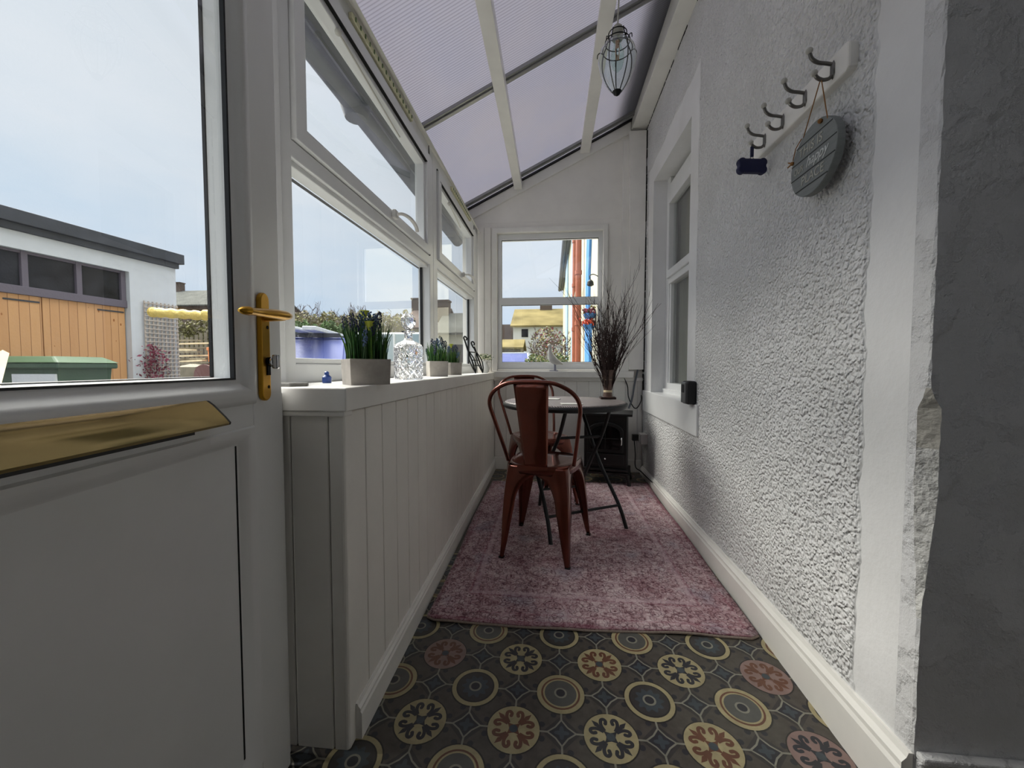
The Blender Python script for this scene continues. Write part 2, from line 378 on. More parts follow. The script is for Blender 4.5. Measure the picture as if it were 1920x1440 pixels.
# ------------------------------------------------------------------ floor
def stroke(b, pts, w, z, mi):
    P = [Vector((p[0], p[1])) for p in pts]
    vs = []
    for i, p in enumerate(P):
        t = (P[min(i+1, len(P)-1)]-P[max(i-1, 0)]).normalized(); n = Vector((-t.y, t.x))*(w/2)
        vs += [(p.x+n.x, p.y+n.y, z), (p.x-n.x, p.y-n.y, z)]
    b.add(vs, [(2*i, 2*i+1, 2*i+3, 2*i+2) for i in range(len(P)-1)], mi)
def disc(b, x, y, r, z, mi, n=36, k=0, amp=0):
    vs = [(x+(r*(1+amp*math.cos(k*2*PI*i/n)))*math.cos(2*PI*i/n), y+(r*(1+amp*math.cos(k*2*PI*i/n)))*math.sin(2*PI*i/n), z) for i in range(n)]
    b.add(vs, [tuple(range(n))], mi)
def hook2d(n=5): return [(p.x, p.y) for p in curve([(.2, .24, 0), (.31, .47, 0), (.30, .68, 0), (.2, .74, 0), (.12, .66, 0), (.14, .55, 0)], n)]
fb = MB(); X0, X1, Y0, Y1 = -.9, 1.5, -.9, YF
fb.box((X0, Y0, -.04), (X1, Y1, 0), 0)
S = .2435; E = .00025; RD = .0665
HK = hook2d(4)
def clipok(x, y): return -.62 < x < .88 and .55 < y < 3.6
for i in range(-2, 5):
    for j in range(-3, 12):
        x = -.0925+i*S; y = .9655+j*S
        if clipok(x, y):
            brown = (i+j) % 2 == 0
            if j > 3 and y < 3.0: continue
            disc(fb, x, y, RD*1.05, E*2, 6)
            disc(fb, x, y, RD, E*3, 8 if (x > .6 or (x < -.3 and j == 1)) else 1)
            mi = 4 if brown else 3
            fb.add([(x+a*RD, y+c*RD, E*4) for a, c in ((-.3, -.3), (-.12, -.2), (0, -.17), (.12, -.2), (.3, -.3), (.2, -.12), (.17, 0), (.2, .12), (.3, .3), (.12, .2), (0, .17), (-.12, .2), (-.3, .3), (-.2, .12), (-.17, 0), (-.2, -.12))], [tuple(range(16))], mi)
            disc(fb, x, y, RD*.17, E*5, 7, 8)
            for sx in (-1, 1):
                for sy in (-1, 1):
                    for sw in (0, 1):
                        stroke(fb, [((x+sx*(q if sw else p)*RD), (y+sy*(p if sw else q)*RD)) for p, q in HK], RD*.135, E*4+.00005*sw, mi)
                        e = HK[-1]; disc(fb, x+sx*(e[1] if sw else e[0])*RD, y+sy*(e[0] if sw else e[1])*RD, RD*.075, E*4.5, mi, 8)
                    leaf = [(.2, .2), (.38, .34), (.56, .42), (.66, .66), (.42, .56), (.34, .38)]
                    fb.add([(x+sx*a*RD, y+sy*c*RD, E*4.4) for a, c in leaf], [tuple(range(6))], mi)
                    s3 = [(.36, .46), (.46, .6), (.44, .7)]
        x += S/2; y += S/2
        if clipok(x, y) and not (j > 3 and y < 3.0):
            plain = (i+j) % 2 == 0
            disc(fb, x, y, RD*1.06, E*2, 6)
            disc(fb, x, y, RD, E*3, 1)
            if plain:
                disc(fb, x, y, RD*.82, E*4, 4); disc(fb, x, y, RD*.74, E*5, 1); disc(fb, x, y, RD*.67, E*6, 5)
            else:
                disc(fb, x, y, RD*.82, E*4, 6); disc(fb, x, y, RD*.76, E*5, 9); disc(fb, x, y, RD*.52, E*6, 7, 60, 10, .16)
            disc(fb, x, y, RD*.27, E*7, 2, 24); disc(fb, x, y, RD*.19, E*8, 3, 24)
        # diamonds between
        for dx, dy in ((0, -S/2), (-S/2, 0)):
            qx, qy = x+dx, y+dy
            if clipok(qx, qy) and not (j > 3 and qy < 3.0):
                d = .036
                disc(fb, qx, qy, d*1.35, E, 9, 4)
                fb.add([(qx+d, qy, E*2), (qx, qy+d, E*2), (qx-d, qy, E*2), (qx, qy-d, E*2)], [(0, 1, 2, 3)], 3)
                disc(fb, qx, qy, .014, E*3, 7, 24, 4, .4)
                for (a0, b0), (a1, b1) in (((1, 0), (0, 1)), ((0, 1), (-1, 0)), ((-1, 0), (0, -1)), ((0, -1), (1, 0))):
                    m = ((a0+a1)/2*.86*d, (b0+b1)/2*.86*d)
                    stroke(fb, [(qx+a0*d, qy+b0*d), (qx+m[0], qy+m[1]), (qx+a1*d, qy+b1*d)], .0042, E*3.5, 2)
                for a, c in ((1, 0), (-1, 0), (0, 1), (0, -1)):
                    stroke(fb, [(qx+a*d, qy+c*d), (qx+a*(S/2-RD), qy+c*(S/2-RD))], .005, E*2.5, 2)
                    for o in (-1, 1): disc(fb, qx+a*.05+c*o*.02, qy+c*.05+a*o*.02, .008, E*1.5, 3, 10)
for j in range(-3, 11):   # fine joints
    y = .9655+j*S/2*1.0
fo = fb.build('floor', VB); tag(fo, 'patterned vinyl floor with cream circles and scrolled flowers on dark ground', 'floor', kind='structure')
# ------------------------------------------------------------------ rug
rb = MB(); nx, ny = 40, 44; vs = []
for j in range(ny+1):
    for i in range(nx+1):
        u, w = i/nx, j/ny
        y0 = 1.352+.023*u+.006*math.sin(9*u+1)
        y1 = 3.10+.06*u
        xl = -.452-.0135*(y0+(y1-y0)*w)+.03*0+.006*math.sin(8*w)+.022; xr = .672+.0243*(y0+(y1-y0)*w)-.004*math.sin(11*w)
        x = xl+(xr-xl)*u; y = y0+(y1-y0)*w
        # rounded near corners
        c = min(u, 1-u)/.03
        if c < 1 and w < .05: y += (1-c)**2*.018*(1-w/.05)
        z = .007+.004*max(0, math.sin(17*u+.8))*math.exp(-w*14)+.005*math.exp(-((1-u)*30))*max(0, math.sin(14*w))
        vs.append((x, y, z))
fs = [(j*(nx+1)+i, j*(nx+1)+i+1, (j+1)*(nx+1)+i+1, (j+1)*(nx+1)+i) for j in range(ny) for i in range(nx)]
rb.add(vs, fs)
rug = rb.build('rug', 'rug', smooth=True); mo = rug.modifiers.new('thick', 'SOLIDIFY'); mo.thickness = .006; mo.offset = -1
tag(rug, 'worn pink and maroon oriental rug running along the patterned floor', 'rug')
eb = MB(); eb.tube([Vector(vs[i])+Vector((0, 0, -.003)) for i in range(nx+1)], .0045, 8)
eb.build('stitched_edge', 'rug_edge', rug, True)
# ------------------------------------------------------------------ left half wall (dado)
w = MB()
w.hexa([(-.80, .885, -.04), (DWX(.885)-.006, .885, -.04), (DWX(3.54)-.006, 3.54, -.04), (-.80, 3.54, -.04), (-.80, .885, .815), (DWX(.885)-.006, .885, .815), (DWX(3.54)-.006, 3.54, .815), (-.80, 3.54, .815)])
y = .872
while y < 3.54:      # tongue and groove boards
    y2 = min(y+.1053, 3.54)
    a, b_ = y+.002, y2-.002
    w.hexa([(DWX(a)-.02, a, 0), (DWX(a), a, 0), (DWX(b_), b_, 0), (DWX(b_)-.02, b_, 0), (DWX(a)-.02, a, .815), (DWX(a), a, .815), (DWX(b_), b_, .815), (DWX(b_)-.02, b_, .815)])
    y = y2
for a, b_ in ((-.515, -.487), (-.609, -.518), (-.70, -.612), (-.79, -.703)):
    w.box((a, .868, 0), (b_, .9, .815))
w.tube([(DWX(.872)-.009, .877, 0), (DWX(.872)-.009, .877, .815)], .0095, 14)
tag(w.build('wall_left', 'paint', bevel=.003), 'white tongue and groove panelled half wall under the left windows', 'wall', kind='structure')
s = MB()
s.hexa([(-.80, .858, .818), (DWX(.86)+.012, .858, .818), (DWX(3.5)+.012, 3.46, .818), (-.80, 3.46, .818), (-.80, .858, .873), (DWX(.86)+.012, .858, .873), (DWX(3.5)+.012, 3.46, .873), (-.80, 3.46, .873)])
s.box((-.80, .861, .806), (DWX(.86)+.004, .9, .818))
tag(s.build('trim_1', 'gloss', bevel=.003), 'deep white window sill board with bruised front edge on the left half wall', 'window sill', kind='structure')
b = MB()
def skirt(b, f, y0, y1, z0, z1, t, side):
    def pr(y, d, z): return (f(y)+side*d, y, z)
    prof = [(0, 0), (t, 0), (t, .72), (t*.8, .78), (t*.8, .86), (t*.45, .93), (t*.3, 1), (0, 1)]
    vs = [pr(y0, d, z*z0) for d, z in prof]+[pr(y1, d, z*z1) for d, z in prof]; n = len(prof)
    b.add(vs, [tuple(range(n))[::-1], tuple(range(n, 2*n))]+[(i, (i+1) % n, (i+1) % n+n, i+n) for i in range(n)])
skirt(b, DWX, .90, 3.54, .09, .09, .016, 1)
tag(b.build('baseboard_left', 'gloss'), 'white skirting board along the panelled half wall', 'skirting', kind='structure')
b = MB(); skirt(b, RWX, .842, 3.54, .142, .062, .026, -1)
tag(b.build('baseboard_right', 'gloss'), 'moulded white skirting board below the roughcast wall', 'skirting', kind='structure')
# ------------------------------------------------------------------ windows on the left
def W(y, d, z): return (WWX(y)+d, y, z)
def wb(b, y0, y1, d0, d1, z0, z1, z0b=None, z1b=None, mi=0):
    z0b = z0 if z0b is None else z0b; z1b = z1 if z1b is None else z1b
    b.hexa([W(y0, d0, z0), W(y0, d1, z0), W(y1, d1, z0b), W(y1, d0, z0b), W(y0, d0, z1), W(y0, d1, z1), W(y1, d1, z1b), W(y1, d0, z1b)], mi)
gap = lambda y: 2.235-.052*y
def side_window(name, label, y0, y1, jl, jr):
    r_ = root(name, label, 'window', W(y0, 0, .873), kind='structure')
    inv = Matrix.Translation(Vector(W(y0, 0, .873))).inverted()
    def put(o): o.parent = r_; o.matrix_parent_inverse = inv; return o
    f = MB()
    wb(f, y0, y0+jl, -.07, .0, .873, gap(y0)+.06, None, gap(y0+jl)+.06)
    wb(f, y1-jr, y1, -.07, .0, .873, gap(y1-jr)+.06, None, gap(y1)+.06)
    wb(f, y0, y1, -.07, .0, .873, .93)
    wb(f, y0+jl, y1-jr, -.06, -.008, .93, .948)
    wb(f, y0, y1, -.07, .0, 1.525, 1.575, 1.51, 1.56)
    wb(f, y0+jl, y1-jr, -.06, -.012, 1.507, 1.525, 1.492, 1.51)
    wb(f, y0, y1, -.07, .0, gap(y0), gap(y0)+.06, gap(y1), gap(y1)+.06)
    put(f.build('window_frame', 'upvc', bevel=.004))
    g = MB(); a, c = y0+jl, y1-jr
    wb(g, a, c, -.072, -.066, 1.503, 1.510, 1.488, 1.495); wb(g, a, c, -.072, -.066, .944, .95); 
    wb(g, c-.010, c-.006, -.056, -.042, .945, 1.505)
    put(g.build('black_gasket', 'gasket'))
    sh = MB()    # opening sash with its black gap line
    t0, t1 = gap(a)-.006, gap(c)-.006
    wb(sh, a+.006, c-.006, -.05, .012, 1.578, 1.622, 1.563, 1.605)
    wb(sh, a+.006, c-.006, -.05, .012, t0-.055, t0, t1-.055, t1)
    wb(sh, a+.006, a+.055, -.05, .012, 1.6, t0-.03, None, gap(a+.055)-.03)
    wb(sh, c-.062, c-.006, -.05, .012, 1.59, gap(c-.062)-.03, 1.585, t1-.03)
    wb(sh, c-.085, c-.062, -.05, .0, 1.60, gap(c-.09)-.06, 1.6, t1-.06)
    wb(sh, a+.02, c-.07, -.05, .0, 1.622, 1.64, 1.605, 1.622)
    wb(sh, a+.02, c-.07, -.05, .0, t0-.08, t0-.055, t1-.08, t1-.055)
    put(sh.build('sash', 'upvc', bevel=.003))
    k = MB(); wb(k, a, c, -.03, .004, t0, t0+.007, t1, t1+.007); wb(k, c-.007, c, -.03, .004, 1.575, t0, 1.56, t1+.006)
    wb(k, a+.03, c-.06, -.03, .0125, t0-.058, t0-.054, t1-.058, t1-.054)
    put(k.build('sash_gap', 'gap'))
    gl = MB(); wb(gl, a, c, -.058, -.054, .94, 1.515, None, 1.50); put(gl.build('lower_glass', 'glass'))
    gl = MB(); wb(gl, a+.03, c-.07, -.042, -.038, 1.62, t0-.06, 1.60, t1-.06); put(gl.build('upper_glass', 'glass'))
    # trickle vent on the head
    m = (y0+y1)/2; v = MB(); va, vb = m-.20*(y1-y0), m+.24*(y1-y0)
    wb(v, va, vb, .0, .016, gap(va)+.012, gap(va)+.034, gap(vb)+.012, gap(vb)+.034)
    for i in range(16):
        q = va+.02+(vb-va-.04)*i/15; wb(v, q-.003, q+.003, .016, .02, gap(q)+.015, gap(q)+.031, mi=1)
    put(v.build('trickle_vent', ['cream_fl', 'sage'], bevel=.002))
    st = MB(); st.tube([W(a+.25, .0, t0-.10), W(c-.35, -.02, t1-.085)], .004, 6); st.ball(W(a+.25, 0, t0-.10), .012)
    put(st.build('stay_bar', 'ceramic', smooth=True))
    # handle
    hy = a+(c-a)*.56; hb = MB(); hb.box(W(hy-.018, .012, 1.583), W(hy+.018, .03, 1.62)); ho = put(hb.build('window_handle', 'socket', bevel=.005))
    hc = MB(); hc.tube(curve([W(hy, .02, 1.60), W(hy+.01, .05, 1.606), W(hy+.06, .066, 1.604), W(hy+.115, .07, 1.59), W(hy+.14, .068, 1.572)]), .0095, 10, flat=.7)
    x = hc.build('lever', 'socket', smooth=True); x.parent = ho; x.matrix_parent_inverse = Matrix.Identity(4)
    return r_
side_window('window_1', 'large white framed window unit beside the door with open-out top light', 1.03, 2.30, .065, .06)
side_window('window_2', 'smaller white framed window unit at the far end of the left wall', 2.30, 3.46, .075, .14)
# eaves beam
eb = MB()
def P4(y, zi): return [(WWX(y)+.012, y, zi), (-.76, y, ROOF(-.76)), (-.86, y, ROOF(-.86)), (WWX(y)-.07, y, zi)]
a = P4(-1.2, gap(-1.2)+.058); c = P4(3.54, gap(3.54)+.058)
eb.add(a+c, [(0, 1, 2, 3), (7, 6, 5, 4), (0, 4, 5, 1), (1, 5, 6, 2), (2, 6, 7, 3), (3, 7, 4, 0)])
tag(eb.build('trim_2', 'gloss', bevel=.003), 'white eaves beam above the left windows', 'beam', kind='structure')
g = MB()   # outside gutter and end post
g.tube([(-.93, .2, 2.17), (-.93, 3.9, 2.17)], .055, 16)
for y in (1.85, 3.0):
    g.tube([(-.93, y, 2.17), (-.93, y, 2.10)], [.075, .05], 14)
g.box((-.90, .2, 2.15), (-.87, 3.9, 2.238))
tag(g.build('gutter', 'gutter', smooth=True), 'grey gutter with brackets running outside above the left windows', 'gutter')
p_ = MB(); p_.box((-.80, .99, -.2), (-.735, 1.035, 2.3)); p_.box((-.80, 1.0, -.2), (-.735, 1.06, .873)); p_.box((-.80, .825, -.2), (-.618, .855, .862))  # last box: hidden low stub added to block outside light behind the door
tag(p_.build('trim_3', 'upvc', bevel=.003), 'white door frame post beside the first window', 'door frame', kind='structure')
# ------------------------------------------------------------------ far gable wall
w = MB(); hx0, hx1, hz0, hz1 = -.485, .44, .905, 2.105
for (xa, xb, za, zb) in ((-.80, hx0, -.04, 2.2), (hx1, .95, -.04, 2.2), (hx0, hx1, -.04, hz0), (hx0, hx1, hz1, 2.2)):
    w.box((xa, YF, za), (xb, YF+.12, zb))
w.hexa([(-.80, YF, 2.2), (.95, YF, 2.2), (.95, YF+.12, 2.2), (-.80, YF+.12, 2.2), (-.80, YF, ROOF(-.80)-.004), (.95, YF, ROOF(.95)-.004), (.95, YF+.12, ROOF(.95)-.004), (-.80, YF+.12, ROOF(-.80)-.004)])
x = -.51
while x < .78:
    w.box((x+.0025, YF-.012, .0), (min(x+.1045, .785), YF, .815)); x += .1045
for x in (-.66, -.60): w.box((x+.002, YF-.014, .88), (x+.058, YF, 2.16))
tag(w.build('wall_back', 'paint', bevel=.002), 'white end wall with low panelling and a window', 'wall', kind='structure')
t = MB(); t.box((-.52, YF-.07, .83), (.70, YF+.0, .885)); t.box((-.52, YF-.03, .80), (.79, YF, .83))
tag(t.build('trim_4', 'gloss', bevel=.003), 'white ledge under the end window', 'window sill', kind='structure')
t = MB(); T4 = lambda x0, z0, x1, z1, d=.022: t.box((x0, YF-d, z0), (x1, YF, z1))
T4(-.53, .885, -.485, 2.15); T4(.44, .885, .48, 2.15); T4(-.53, 2.105, .48, 2.15)
tag(t.build('trim_5', 'gloss', bevel=.004), 'white architrave around the end window', 'architrave', kind='structure')
b = MB(); b.box((-.53, YF-.03, 0), (.78, YF-.012, .11)); tag(b.build('baseboard_back', 'gloss', bevel=.004), 'white skirting board along the end wall', 'skirting', kind='structure')
r3 = root('window_3', 'white framed end window with one crossbar looking onto the street', 'window', kind='structure')
f = MB()
yy0, yy1 = YF+.02, YF+.08
for a, c in (((-.485, .905), (-.45, 2.105)), ((.406, .905), (.44, 2.105)), ((-.485, .905), (.44, .965)), ((-.485, 2.055), (.44, 2.105)), ((-.485, 1.478), (.44, 1.54))):
    f.box((a[0], yy0, a[1]), (c[0], yy1, c[1]))
f.build('window_frame', 'upvc', r3, bevel=.004)
k = MB()
for z0, z1 in ((.965, 1.478), (1.54, 2.055)):
    for q in (((-.45, z0), (-.446, z1)), ((.402, z0), (.406, z1)), ((-.45, z0), (.406, z0+.004)), ((-.45, z1-.004), (.406, z1))):
        k.box((q[0][0], yy0+.012, q[0][1]), (q[1][0], yy0+.02, q[1][1]))
k.build('black_gasket', 'gasket', r3)
for nm, z0, z1 in (('lower_glass', .967, 1.476), ('upper_glass', 1.542, 2.053)):
    q = MB(); q.box((-.448, YF+.05, z0), (.404, YF+.054, z1)); q.build(nm, 'glass', r3)
bx = MB(); bx.hexa([(.668, 3.485, .90), (.784, 3.485, .90), (.784, YF, .90), (.668, YF, .90), (.645, 3.485, 2.90), (.784, 3.485, 2.90), (.784, YF, 2.90), (.645, YF, 2.90)])
bx.box((.60, YF-.02, .885), (.668, YF, 2.85))
tag(bx.build('trim_6', 'gloss', bevel=.003), 'white vertical pipe boxing in the far right corner', 'boxing', kind='structure')
t = MB(); q0, q1 = -.74, .66
t.hexa([(q0, YF-.02, ROOF(q0)-.11), (q1, YF-.02, ROOF(q1)-.11), (q1, YF, ROOF(q1)-.11), (q0, YF, ROOF(q0)-.11), (q0, YF-.02, ROOF(q0)-.018), (q1, YF-.02, ROOF(q1)-.018), (q1, YF, ROOF(q1)-.018), (q0, YF, ROOF(q0)-.018)])
tag(t.build('trim_7', 'gloss', bevel=.003), 'white sloping board under the roof edge on the end wall', 'trim', kind='structure')
# ------------------------------------------------------------------ right wall
w = MB(); T = .25
def rb_(y0, y1, z0, z1, z0b=None, z1b=None, d0=0, d1=T, b=None, mi=0):
    z0b = z0 if z0b is None else z0b; z1b = z1 if z1b is None else z1b
    (b or w).hexa([(RWX(y0)+d0, y0, z0), (RWX(y0)+d1, y0, z0), (RWX(y1)+d1, y1, z0b), (RWX(y1)+d0, y1, z0b), (RWX(y0)+d0, y0, z1), (RWX(y0)+d1, y0, z1), (RWX(y1)+d1, y1, z1b), (RWX(y1)+d0, y1, z1b)], mi)
wy0, wy1, wz0, wz1, wz1b = 2.333, 3.238, .72, 2.305, 2.366
cf = .045
rb_(.842+cf, wy0, -.04, 3.3); rb_(wy1, 3.66, -.04, 3.3); rb_(wy0, wy1, -.04, wz0); rb_(wy0, wy1, wz1, 3.3, wz1b)
wr = w.build('wall_right', 'roughcast'); tag(wr, 'white roughcast house wall with smooth painted margins', 'wall', kind='structure')
# corner with broken edge: chamfer varies with height
c_ = MB(); zs = [-.04+.02*i for i in range(130)]; rows = []
for z in zs:
    if .80 > z: base = .003
    else: base = .0
    k1 = 0
    if .42 < z < .87:
        k1 = .018*min(1, (.87-z)/.03)*min(1, (z-.42)/.25)
    jit = R.uniform(0, .004)+(.003 if z < .9 else .0015)
    rows.append((z, k1+jit, k1*1.15+R.uniform(0, .003)))
xw = RWX(.842)
for i, (z, a, d) in enumerate(rows):
    pass
vs = []; 
for z, a, d in rows:
    vs += [(RWX(.842+cf), .842+cf, z), (xw, .842+a+.001, z), (xw+d+.001, .842, z), (xw+.9, .842, z), (xw+.9, .842+.2, z), (RWX(.842+cf)+.05, .842+cf, z)]
n = 6; fs = []; mi = []
for i in range(len(rows)-1):
    for j in range(n):
        k2 = (j+1) % n; fs.append((i*n+j, i*n+k2, (i+1)*n+k2, (i+1)*n+j)); mi.append((2 if zs[i] > .74 else 1) if (j == 1 and .42 < zs[i] < .87) else 0)
c_.add(vs, fs); c_.mi = mi
tag(c_.build('wall_corner', ['plaster', 'chip_white', 'chip']), 'grey-white flaking plaster wall end with a long chip out of its corner', 'wall', kind='structure')
b = MB(); b.box((xw+.004, .828, 0), (xw+.9, .842, .135)); b.box((xw+.004, .822, .135), (xw+.9, .842, .15)); tag(b.build('baseboard_near', 'plaster', bevel=.004), 'painted skirting board at the foot of the near wall end', 'skirting', kind='structure')
q = MB(); q.box((-.6, -1.3, -.04), (1.7, -1.2, 2.4)); tag(q.build('wall_front', 'plaster'), 'plain painted passage wall behind the doorway', 'wall', kind='structure')
q = MB(); q.box((1.6, -1.2, -.04), (1.7, .85, 2.4)); tag(q.build('wall_near', 'plaster'), 'plain painted passage wall beyond the near corner', 'wall', kind='structure')
q = MB(); q.box((-.62, -1.2, -.04), (-.50, 0.0, 2.4)); tag(q.build('wall_doorside', 'plaster'), 'plain painted wall the door hangs from', 'wall', kind='structure')
q = MB(); q.box((.80, -1.3, 2.4), (1.7, .84, 2.5)); q.box((-.95, -1.3, 2.4), (.80, .05, 2.5)); tag(q.build('ceiling_passage', 'plaster'), 'plain passage ceiling beyond the near corner', 'ceiling', kind='structure')
# window in the right wall
r4 = root('window_4', 'tall sash-style white window set in the roughcast wall', 'window', kind='structure')
XW = .89
f = MB()
def xb(b, y0, y1, x0, x1, z0, z1, mi=0): b.box((x0, y0, z0), (x1, y1, z1), mi)
xb(f, 3.16, 3.24, XW, .95, .72, 2.37); xb(f, 2.33, 2.40, XW, .95, .72, 2.31); xb(f, 2.33, 3.24, XW, .95, .72, .80); xb(f, 2.33, 3.24, XW, .95, 2.20, 2.31)
xb(f, 2.33, 3.24, XW, .95, 1.555, 1.60); xb(f, 2.40, 3.18, XW-.015, .93, 1.60, 1.655); xb(f, 2.40, 3.18, XW-.015, .93, 2.15, 2.20)
xb(f, 3.13, 3.18, XW-.015, .93, 1.6, 2.2); xb(f, 3.14, 3.17, XW+.01, .93, .80, 1.56)
xb(f, 2.33, 3.24, XW-.02, XW, .72, .755)
f.build('window_frame', 'upvc', r4, bevel=.004)
q = MB(); xb(q, 2.36, 3.15, XW+.03, XW+.034, .79, 1.57); q.build('lower_glass', 'glass', r4)
q = MB(); xb(q, 2.36, 3.15, XW+.02, XW+.024, 1.64, 2.2); q.build('upper_glass', 'glass', r4)
q = MB(); n = 40; vs = [];
for i in range(n+1):
    y = 2.36+.85*i/n; x = .965+.008*math.sin(i*1.9)
    vs += [(x, y, .76), (x, y, 2.3)]
q.add(vs, [(2*i, 2*i+2, 2*i+3, 2*i+1) for i in range(n)])
q.build('curtain', 'curtain', r4)
q = MB(); xb(q, 2.3, 3.3, 1.0, 1.3, .6, 2.5); q.build('dark_room', 'gap', r4)
# sill block of that window
sb = MB(); rb_(2.125, 3.50, .558, .724, .55, .724, -.012, .12, sb)
tag(sb.build('trim_8', 'upvc', bevel=.004), 'pale grey-white stone sill below the roughcast wall window', 'window sill', kind='structure')
# wall plate with dark crack
wp = MB()
wp.hexa([(.668, .2, 2.775), (RWX(.2)+.01, .2, 2.775), (RWX(3.54)+.01, YF, 2.93), (.668, YF, 2.93), (.668, .2, ROOF(.668)-.01), (RWX(.2)+.01, .2, ROOF(.7)+.0), (RWX(3.54)+.01, YF, ROOF(.75)), (.668, YF, ROOF(.668)-.01)])
tag(wp.build('trim_9', 'gloss', bevel=.003), 'white wall plate where the roof meets the roughcast wall', 'beam', kind='structure')
ck = MB(); pts = []
y = 1.6
while y < 3.5:
    L = R.uniform(.02, .08); z = lambda q: 2.775+(q-.2)/3.34*.155-.003
    if R.random() < .85:
        h = R.uniform(.003, .008)
        ck.hexa([(RWX(y)-.003, y, z(y)-h), (RWX(y)+.01, y, z(y)-h), (RWX(y+L)+.01, y+L, z(y+L)-h), (RWX(y+L)-.003, y+L, z(y+L)-h), (RWX(y)-.003, y, z(y)+.004), (RWX(y)+.01, y, z(y)+.004), (RWX(y+L)+.01, y+L, z(y+L)+.004), (RWX(y+L)-.003, y+L, z(y+L)+.004)])
    y += L+R.uniform(0, .02)
z_ = .55
while z_ < 2.88:
    L = R.uniform(.03, .12); wdt = R.uniform(.004, .010)*(1 if z_ > .9 else .5)
    if R.random() < .88: ck.box((.784, 3.482, z_), (.784+wdt, 3.53, z_+L))
    z_ += L+R.uniform(0, .02)
tag(ck.build('trim_10', 'gap'), 'dark cracked joint along the roof plate and far corner', 'crack', kind='structure')
# ------------------------------------------------------------------ roof
ce = root('ceiling', 'sloping ribbed translucent plastic roof on white rafters', 'roof', kind='structure')
def RP(b, x0, x1, y0, y1, o0, o1, mi=0):
    b.hexa([(x0, y0, ROOF(x0)+o0), (x1, y0, ROOF(x1)+o0), (x1, y1, ROOF(x1)+o0), (x0, y1, ROOF(x0)+o0), (x0, y0, ROOF(x0)+o1), (x1, y0, ROOF(x1)+o1), (x1, y1, ROOF(x1)+o1), (x0, y1, ROOF(x0)+o1)], mi)
for a, c in ((.07, 1.17), (1.19, 2.29), (2.31, 3.41), (3.43, 3.70)):
    q = MB(); RP(q, -.95, .80, a, c, 0, .006); q.build('roof_panel', 'poly', ce)
for y in (.06, 1.18, 2.30, 3.425):
    q = MB(); RP(q, -.90, .80, y-.028, y+.028, -.022, 0); RP(q, -.90, .80, y-.009, y+.009, -.03, -.02); q.build('glazing_bar', 'aluminium', ce, bevel=.002)
for xa, xb2, zb in ((-.33, -.262, 2.475), (.238, .318, 2.755)):
    q = MB(); q.hexa([(xa, -1.2, zb), (xb2, -1.2, zb), (xb2, YF, zb), (xa, YF, zb), (xa, -1.2, ROOF(xa)-.024), (xb2, -1.2, ROOF(xb2)-.024), (xb2, YF, ROOF(xb2)-.024), (xa, YF, ROOF(xa)-.024)])
    q.build('rafter', 'gloss', ce, bevel=.003)
q = MB(); RP(q, .47, .80, -1.2, 3.72, .13, .14); q.build('shade_strip', 'gutter', ce)  # unseen opaque strip added above the sheet to shade its wall side
q = MB(); RP(q, -.76, .668, 3.505, 3.535, -.016, -.001); q.build('end_seal', 'gasket', ce)
# house above the porch
q = MB(); q.box((.80, -3, 3.08), (1.2, 3.9, 6.2)); q.box((.45, -3, 6.0), (1.3, 3.9, 6.25)); q.box((.80, -.6, 2.5), (1.2, .85, 3.1)); q.box((1.25, .85, -.2), (1.35, 3.9, 3.3))
tag(q.build('wall_upper', 'render'), 'upper part of the house wall above the porch roof', 'wall', kind='structure')
# ------------------------------------------------------------------ door
dr = root('door_1', 'half glazed white plastic door with brass letterbox and brass lever handle', 'door', (-.596, .823, 0), kind='structure')
hx, hy = .1427, -.9898                      # towards the hinge
def D(s_, d, z): return (s_*hx+d*.9898, s_*hy+d*.1427, z)
dr.rotation_euler = (0, 0, 0)
def db(b, s0, s1, d0, d1, z0, z1, mi=0): b.box((s0, d0, z0), (s1, d1, z1), mi, T=D)
f = MB(); GW0, GW1, GZ0, GZ1, DWd = .150, .66, .905, 1.95, .81
db(f, 0, .105, -.06, 0, .005, 2.05); db(f, .70, DWd, -.06, 0, .005, 2.05)
db(f, .105, .70, -.06, 0, .805, .872); db(f, .105, .70, -.06, 0, 1.985, 2.05); db(f, .105, .70, -.06, 0, .005, .12)
f.build('door_frame', 'upvc_door', dr, bevel=.003)
def ring(b, s0, s1, z0, z1, prof):          # prof: (inset, depth) swept round a rectangle
    n = len(prof); vs = []
    for cs, cz, ds, dz in ((s0, z0, 1, 1), (s1, z0, -1, 1), (s1, z1, -1, -1), (s0, z1, 1, -1)):
        for i, d in prof: vs.append(D(cs+ds*i, d, cz+dz*i))
    fs = []
    for q in range(4):
        q2 = (q+1) % 4
        for i in range(n-1): fs.append((q*n+i, q2*n+i, q2*n+i+1, q*n+i+1))
    b.add(vs, fs)
f = MB(); ring(f, .100, .702, .848, 1.99, [(0, -.001), (.002, .004), (.010, .010), (.018, .014), (.026, .013), (.033, .007), (.038, .001), (.044, -.004), (.050, -.006)])
f.build('glazing_bead', 'upvc_door', dr, True)
f = MB(); ring(f, .149, .653, .897, 1.941, [(0, -.004), (.003, -.005), (.0035, -.012)]); ring(f, .1535, .6485, .9015, 1.9365, [(0, -.040), (.0015, -.041), (.002, -.046)])
f.build('black_gasket', 'gasket', dr)
f = MB(); ring(f, .152, .650, .900, 1.938, [(0, -.012), (.0005, -.026), (.001, -.041)]); f.build('spacer_strip', 'upvc', dr)
g = MB(); db(g, .15, .655, -.016, -.013, .895, 1.95); g.build('door_glass', 'glass', dr)
f = MB(); ring(f, .103, .702, .118, .807, [(0, -.001), (.004, .003), (.012, .002), (.020, -.002), (.03, -.012), (.034, -.014)]); db(f, .13, .68, -.045, -.014, .14, .785)
